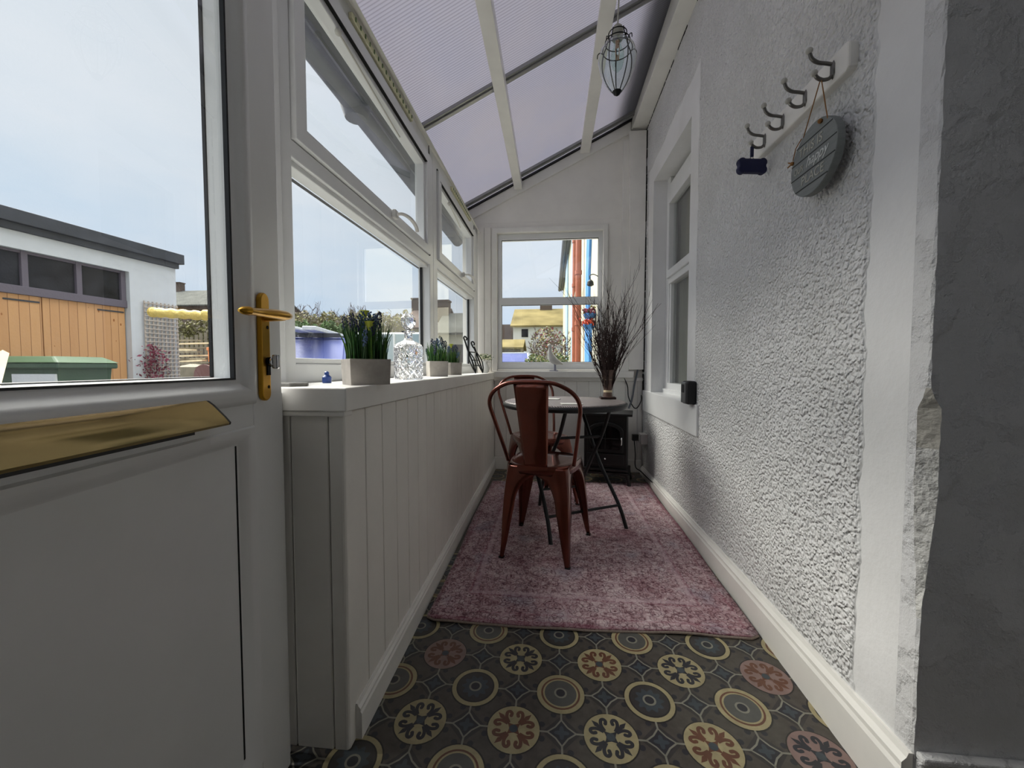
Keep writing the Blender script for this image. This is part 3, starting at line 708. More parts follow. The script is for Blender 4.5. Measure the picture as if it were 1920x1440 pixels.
f.build('lower_panel', 'upvc_door', dr, True)
f = MB(); db(f, .1395, .1425, -.014, -.0128, .16, .772); f.build('panel_gap', 'gap', dr)
# letterbox
lb = MB(); s0, s1 = .222, .535
def quadbox(b, a, c, mi=0):     # a/c: outlines (s,d,z) at both ends
    n = len(a); b.add([D(*p) for p in a]+[D(*p) for p in c], [tuple(range(n))[::-1], tuple(range(n, 2*n))]+[(i, (i+1) % n, (i+1) % n+n, i+n) for i in range(n)], mi)
zt, zb_ = .871, .826
pr0 = [(0, zt), (.010, zt+.001), (.020, zt-.012), (.029, zb_+.012), (.032, zb_+.002), (.029, zb_-.002), (0, zb_-.002)]
quadbox(lb, [(s0+.030*(z-zb_)/(zt-zb_)+.002, d, z) for d, z in pr0], [(s1, d, z) for d, z in pr0])
lo = lb.build('letterbox', 'brass', dr, True)
cp = MB(); quadbox(cp, [(s0-.004+.030*(z-zb_)/(zt-zb_), d*.97+.0, z) for d, z in pr0], [(s0+.002+.030*(z-zb_)/(zt-zb_), d, z) for d, z in pr0]); cp.build('end_cap', 'plug', lo)
fl = MB(); db(fl, s0+.05, s1, 0, .010, zb_-.010, zb_-.001); fl.build('seal_strip', 'plug', lo)
# handle
hb = MB()
def plate(ss, z0, z1, wd, T_, d0, d1, b, mi=0, n=10):
    pts = [(ss+wd*math.cos(PI*i/n), z1-wd+wd*math.sin(PI*i/n)) for i in range(n+1)]+[(ss-wd*math.cos(PI*i/n), z0+wd-wd*math.sin(PI*i/n)) for i in range(n+1)]
    b.prism(pts, lambda u, v, d: D(u, d, v), d0, d1, mi)
plate(.074, .852, 1.070, .0155, D, 0, .010, hb)
hp = hb.build('handle_plate', 'brass_satin', dr, bevel=.003, seg=3)
lv = MB(); lv.tube([D(.072, .008, 1.022), D(.070, .045, 1.024)], .0095, 14)
lv.tube([D(.206, .040, 1.0165), D(.200, .043, 1.017), D(.188, .045, 1.018), D(.186, .045, 1.018), D(.150, .047, 1.020), D(.110, .048, 1.023), D(.075, .048, 1.0245), D(.058, .046, 1.0255), D(.052, .044, 1.026)], [.003, .008, .0098, .0080, .0095, .0112, .0118, .0095, .004], 16, flat=.8)
lv.build('lever', 'brass_satin', hp, True)
for z in (1.001, .880): sc = MB(); sc.tube([D(.068, .0095, z), D(.068, .0108, z)], .0035, 12); sc.build('screw_hole', 'gap', hp)
lk = MB(); lk.tube([D(.069, .009, .932), D(.069, .017, .932)], .0085, 18); db(lk, .0635, .0735, .009, .012, .904, .932)
lk.build('lock_surround', 'gap', hp)
lk = MB(); lk.tube([D(.066, .012, .931), D(.066, .020, .931)], .0105, 20); db(lk, .0615, .0705, .018, .030, .917, .946)
lk.build('thumb_turn', 'chrome', hp, bevel=.003)
# ------------------------------------------------------------------ chairs
def make_chair(label, loc, rz):
    r = root('metal_chair', label, 'chair', loc, rz, 'copper brown metal chairs at the table')
    st = MB(); n = 48
    def outline(q, k=1.0):
        cx, cy = math.cos(q), math.sin(q); e = .62
        x = math.copysign(abs(cx)**e, cx); y = math.copysign(abs(cy)**e, cy)
        return x*(.168+.018*y)*k, y*.178*k
    rings = [(1.0, .410), (1.005, .440), (.99, .452), (.95, .4535), (.90, .449), (.6, .446), (.25, .445)]
    vs = []
    for k, z in rings:
        for i in range(n): x, y = outline(2*PI*i/n, k); vs.append((x, y, z))
    fs = [(a*n+i, a*n+(i+1) % n, (a+1)*n+(i+1) % n, (a+1)*n+i) for a in range(len(rings)-1) for i in range(n)]+[tuple((len(rings)-1)*n+i for i in range(n))]
    st.add(vs, fs); so = st.build('seat', 'copper', r, True); m_ = so.modifiers.new('s', 'SOLIDIFY'); m_.thickness = .002
    corners = {}
    for sx in (-1, 1):
        for sy in (-1, 1):
            top = Vector((sx*(.160 if sy > 0 else .145), sy*.165, 0)); ft = Vector((sx*(.203 if sy > 0 else .171), sy*.208, 0))
            hxw = abs(top.x)*1.0; hyw = .165
            lg = MB(); rows = 26; secs = []
            for i in range(rows+1):
                t = i/rows; tt = t**1.15
                z = .445*(1-tt); c = top+(ft-top)*(tt*(1.0))*1.0
                c = c+Vector((sx, sy, 0))*.010*math.sin(PI*min(1, t*1.2))*.6
                def wid(half):
                    a0, a1, w1, wf = .10, .42, .062, .020
                    if tt < a0: return half
                    if tt < a1:
                        q = (tt-a0)/(a1-a0); return w1+(half-w1)*(1-math.sqrt(max(0, 1-(1-q)**2)))
                    return w1+(wf-w1)*(tt-a1)/(1-a1)
                wx, wy = wid(hxw), wid(hyw); rr = .012+.012*(1-t)
                sec = [c+Vector((-sx*wx, 0, 0)), c+Vector((-sx*max(wx*.6, rr+.001), 0, 0)), c+Vector((-sx*rr, 0, 0)), c+Vector((-sx*rr*.3, -sy*rr*.3, 0)), c+Vector((0, -sy*rr, 0)), c+Vector((0, -sy*max(wy*.6, rr+.001), 0)), c+Vector((0, -sy*wy, 0))]
                # widen corner outward to follow seat outline at the top
                secs.append([(p.x, p.y, z) for p in sec])
            m = 7; lg.add([p for s_ in secs for p in s_], [(i*m+j, i*m+j+1, (i+1)*m+j+1, (i+1)*m+j) for i in range(rows) for j in range(m-1)])
            lo_ = lg.build('leg', 'copper', r, True); q = lo_.modifiers.new('s', 'SOLIDIFY'); q.thickness = .0035; q.offset = -1
            cpb = MB(); cpb.box((ft.x-(.022 if sx > 0 else 0), ft.y-(.022 if sy > 0 else 0), 0), (ft.x+(0 if sx > 0 else .022), ft.y+(0 if sy > 0 else .022), .012))
            cpb.build('foot_cap', 'tyre', lo_)
    hp_ = MB(); pts = [(-.165, -.09, .45), (-.178, -.115, .52), (-.203, -.175, .66), (-.213, -.215, .745), (-.185, -.236, .80), (-.12, -.250, .838), (-.05, -.255, .848)]
    pts += [(-x, y, z) for x, y, z in pts[::-1]]
    hp_.tube(curve(pts, 6), .0095, 12); hp_.build('back_hoop', 'copper', r, True)
    sp = MB(); rows = 14; m = 8; vs = []
    for i in range(rows+1):
        t = i/rows; z = .436+t*(.842-.436); hw = .056+.026*t; y0 = -.168-.085*t**1.1
        for j in range(m+1):
            u = j/m*2-1; x = u*hw; dy = -.006*(1-u*u)
            if 2 <= j <= 6 and 3 <= i <= 11: dy += -.002
            vs.append((x, y0+dy+.0, z))
    sp.add(vs, [(i*(m+1)+j, i*(m+1)+j+1, (i+1)*(m+1)+j+1, (i+1)*(m+1)+j) for i in range(rows) for j in range(m)])
    so = sp.build('back_splat', 'copper', r, True); q = so.modifiers.new('s', 'SOLIDIFY'); q.thickness = .0025
    return r
make_chair('nearest copper brown metal chair with its back to us, standing on the pink rug', (-.031, 1.995, .007), -math.radians(14))
make_chair('far copper brown metal chair turned towards us, behind the round table and nearer chair', (-.087, 2.70, .007), -math.radians(153))
# ------------------------------------------------------------------ table
tx, ty = .075, 2.315
tb = root('bistro_table', 'round folding grey metal bistro table between the two brown chairs', 'table', (tx, ty, .007), 0)
q = MB(); q.lathe([(.34, .700), (.345, .705), (.345, .714), (.340, .719), (.30, .7185)], n=64); q.lathe([(.345, .684), (.350, .686), (.350, .712), (.345, .714)], n=64, mi=1)
to = q.build('tabletop', ['tabletop', 'table_leg'], tb, True)
q = MB(); q.tube([(.347*math.cos(a*PI/32), .347*math.sin(a*PI/32), .702) for a in range(65)], .011, 8, cap=False); q.build('rim', 'table_leg', tb, True)
def loc(x, y, z): return (x-tx, y-ty, z)
legA = [[loc(.001, 2.004, 0), loc(-.02, 2.045, .13), loc(-.075, 2.13, .34), loc(-.13, 2.22, .50), loc(-.19, 2.36, .695)], [loc(.425, 2.247, 0), loc(.385, 2.27, .13), loc(.29, 2.35, .34), loc(.235, 2.42, .50), loc(.175, 2.53, .695)]]
legB = [[loc(.08, 2.11, .695), loc(.04, 2.19, .52), loc(-.02, 2.33, .34), loc(-.06, 2.48, .14), loc(-.075, 2.58, 0)], [loc(.325, 2.215, .695), loc(.285, 2.29, .52), loc(.235, 2.42, .34), loc(.19, 2.58, .14), loc(.165, 2.68, 0)]]
for L in legA+legB:
    q = MB(); q.tube(curve(L), .0105, 10); q.build('leg', 'table_leg', tb, True)
for p_a, p_b in ((legA[0][1], legA[1][1]), (legB[0][3], legB[1][3]), (legB[0][1], legB[1][1]), (legA[0][4], legA[1][4]), (legB[0][0], legB[1][0])):
    q = MB(); q.tube([p_a, p_b], .008, 8); q.build('stretcher', 'table_leg', tb, True)
for nm, x, y, a, lab in (('paper', .105, 2.10, .1, 'small white card lying near the front edge of the round table'), ('paper', -.005, 2.42, -.2, 'small white card lying at the far side of the round table')):
    q = MB(); q.box((-.055, -.04, 0), (.055, .04, .003)); o = q.build('table_card', 'paper'); o.location = (x, y, .7265); o.rotation_euler = (0, 0, a)
    tag(o, lab, 'card', 'white cards on the round table')
# vase
vz = .726; vx, vy = .345, 2.475
va = root('vase', 'narrow brown bark-patterned vase on the back edge of the round table', 'vase', (vx, vy, vz))
q = MB(); q.lathe([(.040, .012), (.030, .016), (.024, .05), (.026, .10), (.034, .16), (.040, .178), (.037, .178), (.030, .155), (.022, .10), (.02, .03)], n=24); q.build('body', 'brown_glass', va, True)
q = MB(); q.box((-.046, -.038, 0), (.046, .038, .013)); q.build('base', 'twig', va, bevel=.003)
for pr_ in ([(.027, .112), (.0285, .118), (.029, .126), (.0275, .130)], [(.0255, .04), (.0262, .046), (.0262, .05), (.0255, .054)]):
    q = MB(); q.lathe(pr_, n=20); q.build('pale_band', 'timber', va, True)
q = MB()
def twig(b, p, d, L, r, lev):
    pts = [p]; dd = d.copy(); k = max(3, int(L/.035))
    for i in range(k):
        dd = (dd+Vector((R.uniform(-.13, .13), R.uniform(-.13, .13), R.uniform(-.04, .10)))).normalized(); pts.append(pts[-1]+dd*L/k)
    b.tube(pts, [r*(1-.75*i/k) for i in range(k+1)], 4, cap=False)
    if lev > 0:
        for _ in range(3 if lev > 1 else 2):
            i = R.randint(1, k-1); nd = (dd+Vector((R.uniform(-.5, .5), R.uniform(-.5, .5), R.uniform(.0, .4)))).normalized(); twig(b, pts[i], nd, L*R.uniform(.3, .55), r*.6, lev-1)
for i in range(72):
    a = R.uniform(0, 2*PI); sp_ = R.uniform(0, .15)*(1 if R.random() < .75 else 1.8)
    d = Vector((math.cos(a)*sp_, math.sin(a)*sp_, 1)).normalized()
    twig(q, Vector((vx+math.cos(a)*.014, vy+math.sin(a)*.014, vz+.03)), d, R.uniform(.36, .62), .0028, 2)
for dx, dz, L in ((.30, 1, .60), (.24, 1, .55), (-.50, 1, .42), (-.33, 1, .48), (.2, 1, .55)):
    twig(q, Vector((vx, vy, vz+.05)), Vector((dx, R.uniform(-.1, .1), dz)).normalized(), L, .0028, 1)
tag(q.build('twig_bunch', 'twig'), 'tall bunch of dark dried twigs standing in the brown vase', 'dried twigs', kind='stuff')
# ------------------------------------------------------------------ stove
sv = root('electric_stove', 'black cast stove heater on legs in the far right corner', 'stove', (.445, 3.235, 0), -math.radians(12))
q = MB(); q.box((-.165, -.12, .10), (.165, .13, .545)); q.box((-.185, -.135, .085), (.185, .14, .108)); q.build('body', 'stove', sv, bevel=.006)
q = MB(); q.box((-.20, -.155, .545), (.20, .145, .565)); q.build('top_plate', 'stove', sv, bevel=.005)
for sx in (-1, 1):
    for y in (-.13, .12):
        q = MB(); q.tube([(sx*.165, y, .09), (sx*.178, y-.004, .04), (sx*.182, y-.006, 0)], [.018, .013, .016], 10); q.build('leg', 'stove', sv, True)
q = MB(); D2 = lambda u, v, d: (u, d, v)
arch = [(-.135, .265), (.135, .265), (.135, .42)]+[(.135*math.cos(PI*i/16), .42+.075*math.sin(PI*i/16)) for i in range(1, 16)]+[(-.135, .42)]
q.prism(arch, D2, -.140, -.12); do = q.build('door', 'stove', sv, bevel=.004)
q = MB(); ar2 = [(u*.82, .37+(v-.37)*.8) for u, v in arch]; q.prism(ar2, D2, -.1415, -.139); q.build('glass_pane', 'stove_glass', do)
q = MB(); q.tube([(0+x*.1, -.143, .37) for x in (-1, 0, 1)], .003, 6); q.tube([(0, -.143, .29), (0, -.143, .47)], .003, 6); q.build('pane_bar', 'stove', do)
q = MB(); q.tube(curve([(.118, -.142, .385), (.121, -.165, .375), (.121, -.165, .335), (.116, -.150, .322)]), .006, 8); q.build('handle', 'chrome', do, True)
q = MB(); q.box((-.14, -.135, .165), (.14, -.12, .25)); dd_ = q.build('drawer', 'stove', sv, bevel=.004)
q = MB(); q.ball((.0, -.145, .212), .0085); q.build('knob', 'chrome', dd_, True)
q = MB(); q.box((-.17, -.15, .12), (.17, -.12, .135)); q.build('ash_ledge', 'stove', sv, bevel=.003)
# socket, plug, cables
sk = root('wall_socket', 'small white socket low on the roughcast wall beside the stove', 'socket', (RWX(3.38), 3.38, .325))
q = MB(); q.box((-.055, -.05, -.04), (.0, .05, .04)); q.build('face_plate', 'socket', sk, bevel=.003)
q = MB(); q.box((-.060, -.035, -.015), (-.055, .01, .03)); q.build('switch', 'socket', sk, bevel=.002)
q = MB(); q.box((.685, 3.40, .30), (.735, 3.45, .35)); q.tube(curve([(.70, 3.42, .31), (.70, 3.37, .2), (.695, 3.33, .10), (.73, 3.28, .07), (.748, 3.0, .066)]), .004, 8)
tag(q.build('plug_and_flex', 'plug', smooth=True), 'black plug with flex trailing along the skirting beside the stove', 'cable')
q = MB(); q.tube(curve([(.74, 3.50, .90), (.715, 3.50, .78), (.69, 3.49, .64), (.66, 3.47, .567)]), .008, 10); tag(q.build('grey_cable', 'gutter', smooth=True), 'thick grey cable dropping from the pipe boxing to the stove top', 'cable')
q = MB(); q.tube(curve([(.612, 3.515, .86), (.655, 3.51, .76), (.665, 3.50, .66), (.70, 3.47, .58), (.73, 3.46, .575), (.765, 3.48, .63), (.772, 3.5, .68)]), .0045, 8); tag(q.build('black_cable', 'plug', smooth=True), 'thin black cable looping behind the stove in the corner', 'cable')
# key safe
ks = root('key_safe', 'black and grey key safe fixed beside the window in the roughcast wall', 'key safe', (RWX(2.205), 2.205, .785))
q = MB(); q.box((-.052, -.045, -.062), (0, .04, .062)); q.build('rubber_body', 'keysafe', ks, bevel=.012, seg=3)
q = MB(); q.box((-.058, -.032, -.056), (-.045, .036, .056)); fc = q.build('metal_face', 'keysafe_f', ks, bevel=.005)
q = MB(); q.box((-.061, -.018, .0), (-.056, .02, .044)); q.build('shutter', 'keysafe', fc, bevel=.003)
# ------------------------------------------------------------------ coat rack
cr = root('coat_rack', 'white coat rack board with four double hooks on the roughcast wall', 'coat rack', (.735, 1.30, 1.69))
q = MB(); prof = [(-.24, -.048), (.262, -.02), (.262, .05), (-.24, .045)]
q.prism([(-.235, -.040), (-.225, -.048), (.262, -.030), (.268, -.025), (.268, .048), (.262, .050), (-.225, .024), (-.235, .018)], lambda u, v, d: (d+.0243*u, u, v), -.018, .01)
q.build('board', 'gloss', cr, bevel=.005)
for i, (hy_, hz) in enumerate(((1.12, 1.690), (1.236, 1.696), (1.350, 1.700), (1.462, 1.704))):
    hk = MB(); x0 = RWX(hy_)-.018; O = lambda x, z, dy=0: (x-.735, hy_-1.30+dy, z-1.69)
    hk.tube([O(x0-.001, hz+.012), O(x0-.003, hz), O(x0-.003, hz-.022), O(x0-.001, hz-.034)], [.004, .008, .008, .004], 10)
    hk.tube(curve([O(x0-.004, hz+.002), O(x0-.022, hz+.006), O(x0-.042, hz+.010), O(x0-.056, hz+.020), O(x0-.062, hz+.034)]), [.0045]*33, 8)
    hk.tube(curve([O(x0-.004, hz-.020), O(x0-.014, hz-.032), O(x0-.030, hz-.034), O(x0-.042, hz-.028), O(x0-.048, hz-.020)]), [.0045]*33, 8)
    ho = hk.build('hook', 'hook', cr, True)
    for tip in (O(x0-.063, hz+.040), O(x0-.050, hz-.016)): q = MB(); q.ball(tip, .0085); q.build('ceramic_tip', 'ceramic', ho, True)
# hanging sign
hs = root('hanging_sign', 'round grey wooden sign with white lettering hung on the nearest hook by twine', 'sign', (.690, 1.155, 1.478), 0)
hs.rotation_euler = (0, math.radians(2), 0)
rs = .094
q = MB(); q.prism([(rs*math.cos(2*PI*i/56), rs*math.sin(2*PI*i/56)) for i in range(56)], lambda u, v, d: (d, u, v), 0, .020); q.build('disc', 'sign', hs, bevel=.002)
q = MB()
for z in (.058, .016, -.026, -.066):
    hwid = math.sqrt(rs*rs-z*z)-.002; q.box((-.0008, -hwid, z-.0009), (.001, hwid, z+.0009))
q.build('board_groove', 'sign_line', hs)
def text(body, size, y, z, m, shear=0, parent=hs, sx=1.0, th=.0006):
    cu = bpy.data.curves.new('t', 'FONT'); cu.body = body; cu.size = size; cu.align_x = 'CENTER'; cu.align_y = 'CENTER'; cu.shear = shear; cu.extrude = th
    to_ = bpy.data.objects.new('t', cu); C.objects.link(to_); bpy.context.view_layer.update()
    me = bpy.data.meshes.new_from_object(to_.evaluated_get(bpy.context.evaluated_depsgraph_get())); bpy.data.objects.remove(to_)
    for v in me.vertices: v.co = Vector((-v.co.z, -v.co.x*sx, v.co.y))+Vector((-.0008, y, z))
    me.materials.clear(); me.materials.append(M[m]); o = bpy.data.objects.new('lettering', me); C.objects.link(o); o.parent = parent; return o
text('THIS IS', .034, .010, .037, 'letter_g', sx=.95)
text('OUR', .026, .056, -.007, 'letter_g', sx=.75); text('happy', .040, -.018, -.002, 'letter', .35, sx=.9)
text('PLACE', .034, -.006, -.046, 'letter_g', sx=.95)
q = MB(); hookp = (.678-.690, 1.12-1.155, 1.662-1.478)
q.tube([(-.0, .045, .078), hookp], .0014, 6); q.tube([(-.0, -.052, .072), hookp], .0014, 6)
q.tube([(-.002, .050, .078), (-.006, .068, .06), (-.002, .085, .035)], .0014, 6)
q.ball((-.004, -.030, .078), .006); q.ball((-.003, .086, .028), .0055)
q.tube([(-.003, .086, .028), (-.006, .102, .024)], .002, 5); q.tube([(-.003, .086, .028), (-.007, .098, .036)], .002, 5)
q.build('twine', 'twine', hs, True)
# bone shaped bag holder
bo = root('bone_tag', 'navy bone-shaped bag holder hanging on the farthest hook of the rack', 'bag holder', (.680, 1.462, 1.612), math.radians(8))
q = MB()
pts = []
for sx in (1, -1):
    for c, a0 in (((.036*sx, .013*sx), 0), ):
        pass
def arc(cx, cy, r, a0, a1, n=8): return [(cx+r*math.cos(math.radians(a0+(a1-a0)*i/n)), cy+r*math.sin(math.radians(a0+(a1-a0)*i/n))) for i in range(n+1)]
pts = arc(.036, -.012, .0145, -130, 40)+arc(.036, .012, .0145, -40, 130)+arc(-.036, .012, .0145, 50, 220)+arc(-.036, -.012, .0145, 140, 310)
q.prism(pts, lambda u, v, d: (u, d, v-.004), -.010, .010); q.build('bone', 'navy', bo, bevel=.004)
q = MB(); q.tube([(.0, 0, .018), (.006, 0, .024), (0, 0, .030), (-.006, 0, .024), (0, 0, .018)], .0015, 6); q.build('ring', 'chrome', bo, True)
q = MB(); q.box((-.005, -.002, .028), (.005, .002, .062)); q.build('strap', 'navy', bo)
# ------------------------------------------------------------------ pendant lamp
LX, LY, LZ = .246, 1.6, 1.967
pl = root('pendant_lamp', 'teardrop glass pendant lamp in a black wire cage hanging from the rafter', 'lamp', (LX, LY, LZ))
q = MB(); q.lathe([(.002, 0), (.024, .018), (.048, .05), (.064, .09), (.072, .13), (.064, .165), (.045, .19), (.030, .203)], n=32); q.build('glass_shade', 'pglass', pl, True)
q = MB()
for i in range(5):
    a = 2*PI*i/5+.25; q.tube(curve([(r*math.cos(a), r*math.sin(a), z) for r, z in ((.002, -.002), (.020, .017), (.042, .055), (.056, .10), (.058, .14), (.052, .17), (.044, .188), (.036, .215), (.032, .232))], 5), .0022, 6)
for r, z in ((.055, .168), (.046, .196), (.034, .226)): q.tube([(r*math.cos(a*PI/16), r*math.sin(a*PI/16), z) for a in range(33)], .002, 6, cap=False)
for i in range(5):
    a = 2*PI*i/5+.25; c, s_ = math.cos(a), math.sin(a)
    q.tube(curve([(.055*c, .055*s_, .168), (.066*c, .066*s_, .178), (.076*c, .076*s_, .174), (.078*c, .078*s_, .160)], 4), .0018, 6)
q.lathe([(.0, -.006), (.012, .002), (.018, .012), (.010, .010)], n=12)
q.build('wire_cage', 'black_wire', pl, True)
q = MB(); q.lathe([(.006, .205), (.020, .205), (.022, .235), (.018, .25), (.006, .262)], n=20); q.build('lamp_holder', 'cord', pl, True)
q = MB(); q.lathe([(.004, .085), (.018, .10), (.026, .125), (.024, .155), (.014, .178), (.013, .203)], n=20); bl = q.build('bulb', 'cglass', pl, True)
q = MB(); q.tube(curve([(-.008, 0, .175), (-.004, 0, .13), (.0, .003, .15), (.004, 0, .13), (.008, 0, .175)]), .0016, 6); q.tube([(0, 0, .178), (0, 0, .2)], .008, 8); q.build('filament', 'filament', bl)
q = MB(); q.tube([(0, 0, .255), (.010, 0, .55), (.012, 0, .79)], .0028, 8); q.build('cord', 'cord', pl, True)
# ------------------------------------------------------------------ things on the sill
SZ = .873
def planter(label, loc, rz, a, b_, h, nb, hh, spikes, lilies):
    r = root('planter', label, 'plant', loc, rz, 'concrete planters on the window sill')
    q = MB(); t = .006
    q.hexa([(-a/2*.96, -b_/2*.96, 0), (a/2*.96, -b_/2*.96, 0), (a/2*.96, b_/2*.96, 0), (-a/2*.96, b_/2*.96, 0), (-a/2, -b_/2, h*.9), (a/2, -b_/2, h*.9), (a/2, b_/2, h*.9), (-a/2, b_/2, h*.9)])
    for x0, y0, x1, y1 in ((-a/2, -b_/2, a/2, -b_/2+t), (-a/2, b_/2-t, a/2, b_/2), (-a/2, -b_/2, -a/2+t, b_/2), (a/2-t, -b_/2, a/2, b_/2)): q.box((x0, y0, h*.88), (x1, y1, h))
    q.build('pot', 'concrete', r, bevel=.0015)
    q = MB()
    for i in range(nb):
        x, y = R.uniform(-a/2+.008, a/2-.008), R.uniform(-b_/2+.008, b_/2-.008); an = R.uniform(0, 2*PI); L = hh*R.uniform(.55, .95)
        ox, oy = x*R.uniform(.1, .5)+R.uniform(-.012, .012), y*R.uniform(.1, .5)+R.uniform(-.012, .012); w_ = R.uniform(.0014, .003); vs = []
        dx, dy = math.cos(an)*w_, math.sin(an)*w_
        for j in range(5):
            t_ = j/4; k_ = (1-t_)**.6 if j < 4 else 0.05; cx, cy, cz = x+ox*t_*t_, y+oy*t_*t_, h*.85+L*t_
            vs += [(cx-dx*k_, cy-dy*k_, cz), (cx+dx*k_, cy+dy*k_, cz)]
        q.add(vs, [(2*j, 2*j+1, 2*j+3, 2*j+2) for j in range(4)], R.choice((0, 0, 0, 1)))
    tag_ = q.build('grass_blades', ['blade', 'blade2'], r); tag_['kind'] = 'stuff'
    for i in range(spikes):
        q = MB(); x, y = R.uniform(-a/2+.01, a/2-.01), R.uniform(-b_/2+.01, b_/2-.01)
        if i < 2: x = (-a/2+.004)*(1 if i else -1); ox, oz = x*.75, hh*.55
        else: ox, oz = x*.15, hh*R.uniform(.8, 1.0)
        bx_, by_, bz = x+ox, y*1.1, h+oz
        q.tube([(x, y, h*.9), (bx_, by_, bz)], .001, 4, 1)
        d = Vector((bx_-x, by_-y, oz)).normalized(); sl = hh*.34
        for k in range(34):
            t_ = k/34; p = Vector((bx_, by_, bz))-d*sl*t_; rr = .0022+.0045*math.sin(PI*min(1, t_*1.1+.08)); an = R.uniform(0, 2*PI)
            q.ball((p.x+math.cos(an)*rr, p.y+math.sin(an)*rr, p.z), .0026, 5, 3)
        q.build('flower_spike', [R.choice(('spike', 'spike', 'spike2')), 'blade'], r)
    for i in range(lilies):
        q = MB(); x, y, z = (-.012+.04*i), .0, h+hh*(.98-.25*i); q.tube([(x, y, h), (x+.006, y, z-.01)], .0016, 5, 1)
        q.lathe([(.003, -.02), (.006, -.012), (.011, -.002), (.014, .004), (.010, .001)], (x+.006, y, z), 12); q.build('lily', ['lily', 'blade2'], r, True)
    return r
planter('large concrete planter of dark blue flower spikes at the near end of the sill', (-.508, 1.045, SZ), math.radians(-47), .088, .108, .069, 460, .132, 18, 2)
planter('small concrete planter of blue flowers right beside the crystal decanter', (-.585, 1.985, SZ), math.radians(-60), .088, .095, .078, 240, .12, 10, 0)
planter('small concrete planter of blue flowers between the other small planter and the black metal ornament', (-.620, 2.43, SZ), math.radians(-38), .088, .09, .076, 220, .115, 8, 1)
dc = root('decanter', 'square cut crystal decanter with round stopper between the large and small planters', 'decanter', (-.555, 1.50, SZ), math.radians(-32))
q = MB(); a = .044
def sq(r, z, k=.78): return [(r*x, r*y, z) for x, y in ((-1, -k), (-k, -1), (k, -1), (1, -k), (1, k), (k, 1), (-k, 1), (-1, k))]
rows = [sq(a*.97, 0), sq(a, .004), sq(a, .122), sq(a*.9, .134), sq(.03, .142), sq(.018, .150, .5), sq(.0135, .158, .5), sq(.0135, .178, .5), sq(.023, .182, .5), sq(.023, .187, .5)]
q.add([p for r_ in rows for p in r_], [(i*8+j, i*8+(j+1) % 8, (i+1)*8+(j+1) % 8, (i+1)*8+j) for i in range(len(rows)-1) for j in range(8)]+[tuple(range(8))[::-1], tuple((len(rows)-1)*8+j for j in range(8))])
# cut facets standing proud
for s_ in range(4):
    an = s_*PI/2; 
    for zz in (.012, .05, .088):
        for u0, u1 in ((-.03, 0), (0, .03)):
            for fl_ in (0, 1):
                z0, z1 = (zz, zz+.03) if fl_ else (zz+.03, zz); n_ = 2
                P = [(u0, z0), (u1, z1)]
                def TT(u, z, d): return (u*math.cos(an)+(a+d)*math.sin(an), u*math.sin(an)-(a+d)*math.cos(an), z)
                q.add([TT(u0, z0-.003, 0), TT(u0, z0+.003, 0), TT(u1, z1+.003, 0), TT(u1, z1-.003, 0), TT(u0, z0, .0028), TT(u1, z1, .0028)], [(0, 3, 5, 4), (1, 4, 5, 2), (0, 4, 1), (3, 2, 5)])
q.build('body', 'crystal', dc)
q = MB(); q.lathe([(.009, .178), (.010, .192), (.013, .196), (.024, .206), (.030, .222), (.028, .238), (.018, .252), (.004, .256)], n=10); q.build('stopper', 'crystal', dc)
# black metal ornament: two leaf-shaped loops with curled stems
om = root('metal_ornament', 'black wrought metal ornament with curled stems near the far end of the sill', 'ornament', (-.60, 2.93, SZ))
for k, (x0, y0) in enumerate(((.0, -.06), (.032, .06))):
    q = MB()
    for s_ in (-1, 1):
        q.tube(curve([(x0+.045, y0, .004), (x0+.034+s_*.012, y0+s_*.01, .05), (x0+.014+s_*.016, y0+s_*.012, .11), (x0-.008, y0, .17), (x0-.022, y0, .205)]), .0045, 6)
    q.tube(curve([(x0+.045, y0, .004), (x0+.02, y0, .09), (x0-.015, y0, .18), (x0-.032, y0, .235-.03*k), (x0-.04, y0-.01, .262-.03*k), (x0-.03, y0-.014, .272-.03*k), (x0-.018, y0-.008, .258-.03*k), (x0-.024, y0, .246-.03*k)]), .006, 6)
    q.build('leaf_loop', 'black_wire', om, True)
for xx, zz in ((.02, .10), (.0, .16), (.03, .06)): q = MB(); q.tube([(xx, -.06, zz), (xx+.03, .06, zz)], .0045, 6); q.build('cross_bar', 'black_wire', om, True)
jg = root('jug', 'small white china jug of cream flowers in the far corner of the sill', 'jug', (-.562, 3.34, SZ))
q = MB(); q.lathe([(.022, 0), (.030, .008), (.037, .032), (.034, .055), (.022, .075), (.020, .086), (.027, .10), (.024, .10), (.018, .086)], n=24); q.tube(curve([(.022, -.0, .09), (.045, 0, .085), (.05, 0, .06), (.034, 0, .035)]), .004, 8); q.build('body', 'china', jg, True)
q = MB()
for i in range(120):
    a = R.uniform(0, 2*PI); e = R.uniform(.2, 1.3); r_ = R.uniform(.03, .075); p = (r_*math.cos(a)*math.sin(e)*1.1, r_*math.sin(a)*math.sin(e), .10+r_*math.cos(e)*.95)
    q.ball(p, R.uniform(.005, .009), 6, 4, 0 if R.random() < .45 else 1, (1, 1, .6))
q.build('flowers', ['cream_fl', 'sage'], jg)['kind'] = 'stuff'
q = MB(); q.prism([(-.055, -.02), (.03, -.026), (.058, -.005), (.04, .018), (-.05, .022)], lambda u, v, d: (-.655+u, .925+v*1.4, SZ+d), 0, .009); tag(q.build('slate_piece', 'slate', bevel=.002), 'flat piece of grey slate lying at the near end of the sill beside the door', 'slate')
bt = root('blue_bottle', 'small blue plastic bottle half hidden behind the large planter', 'bottle', (-.664, 1.115, SZ))
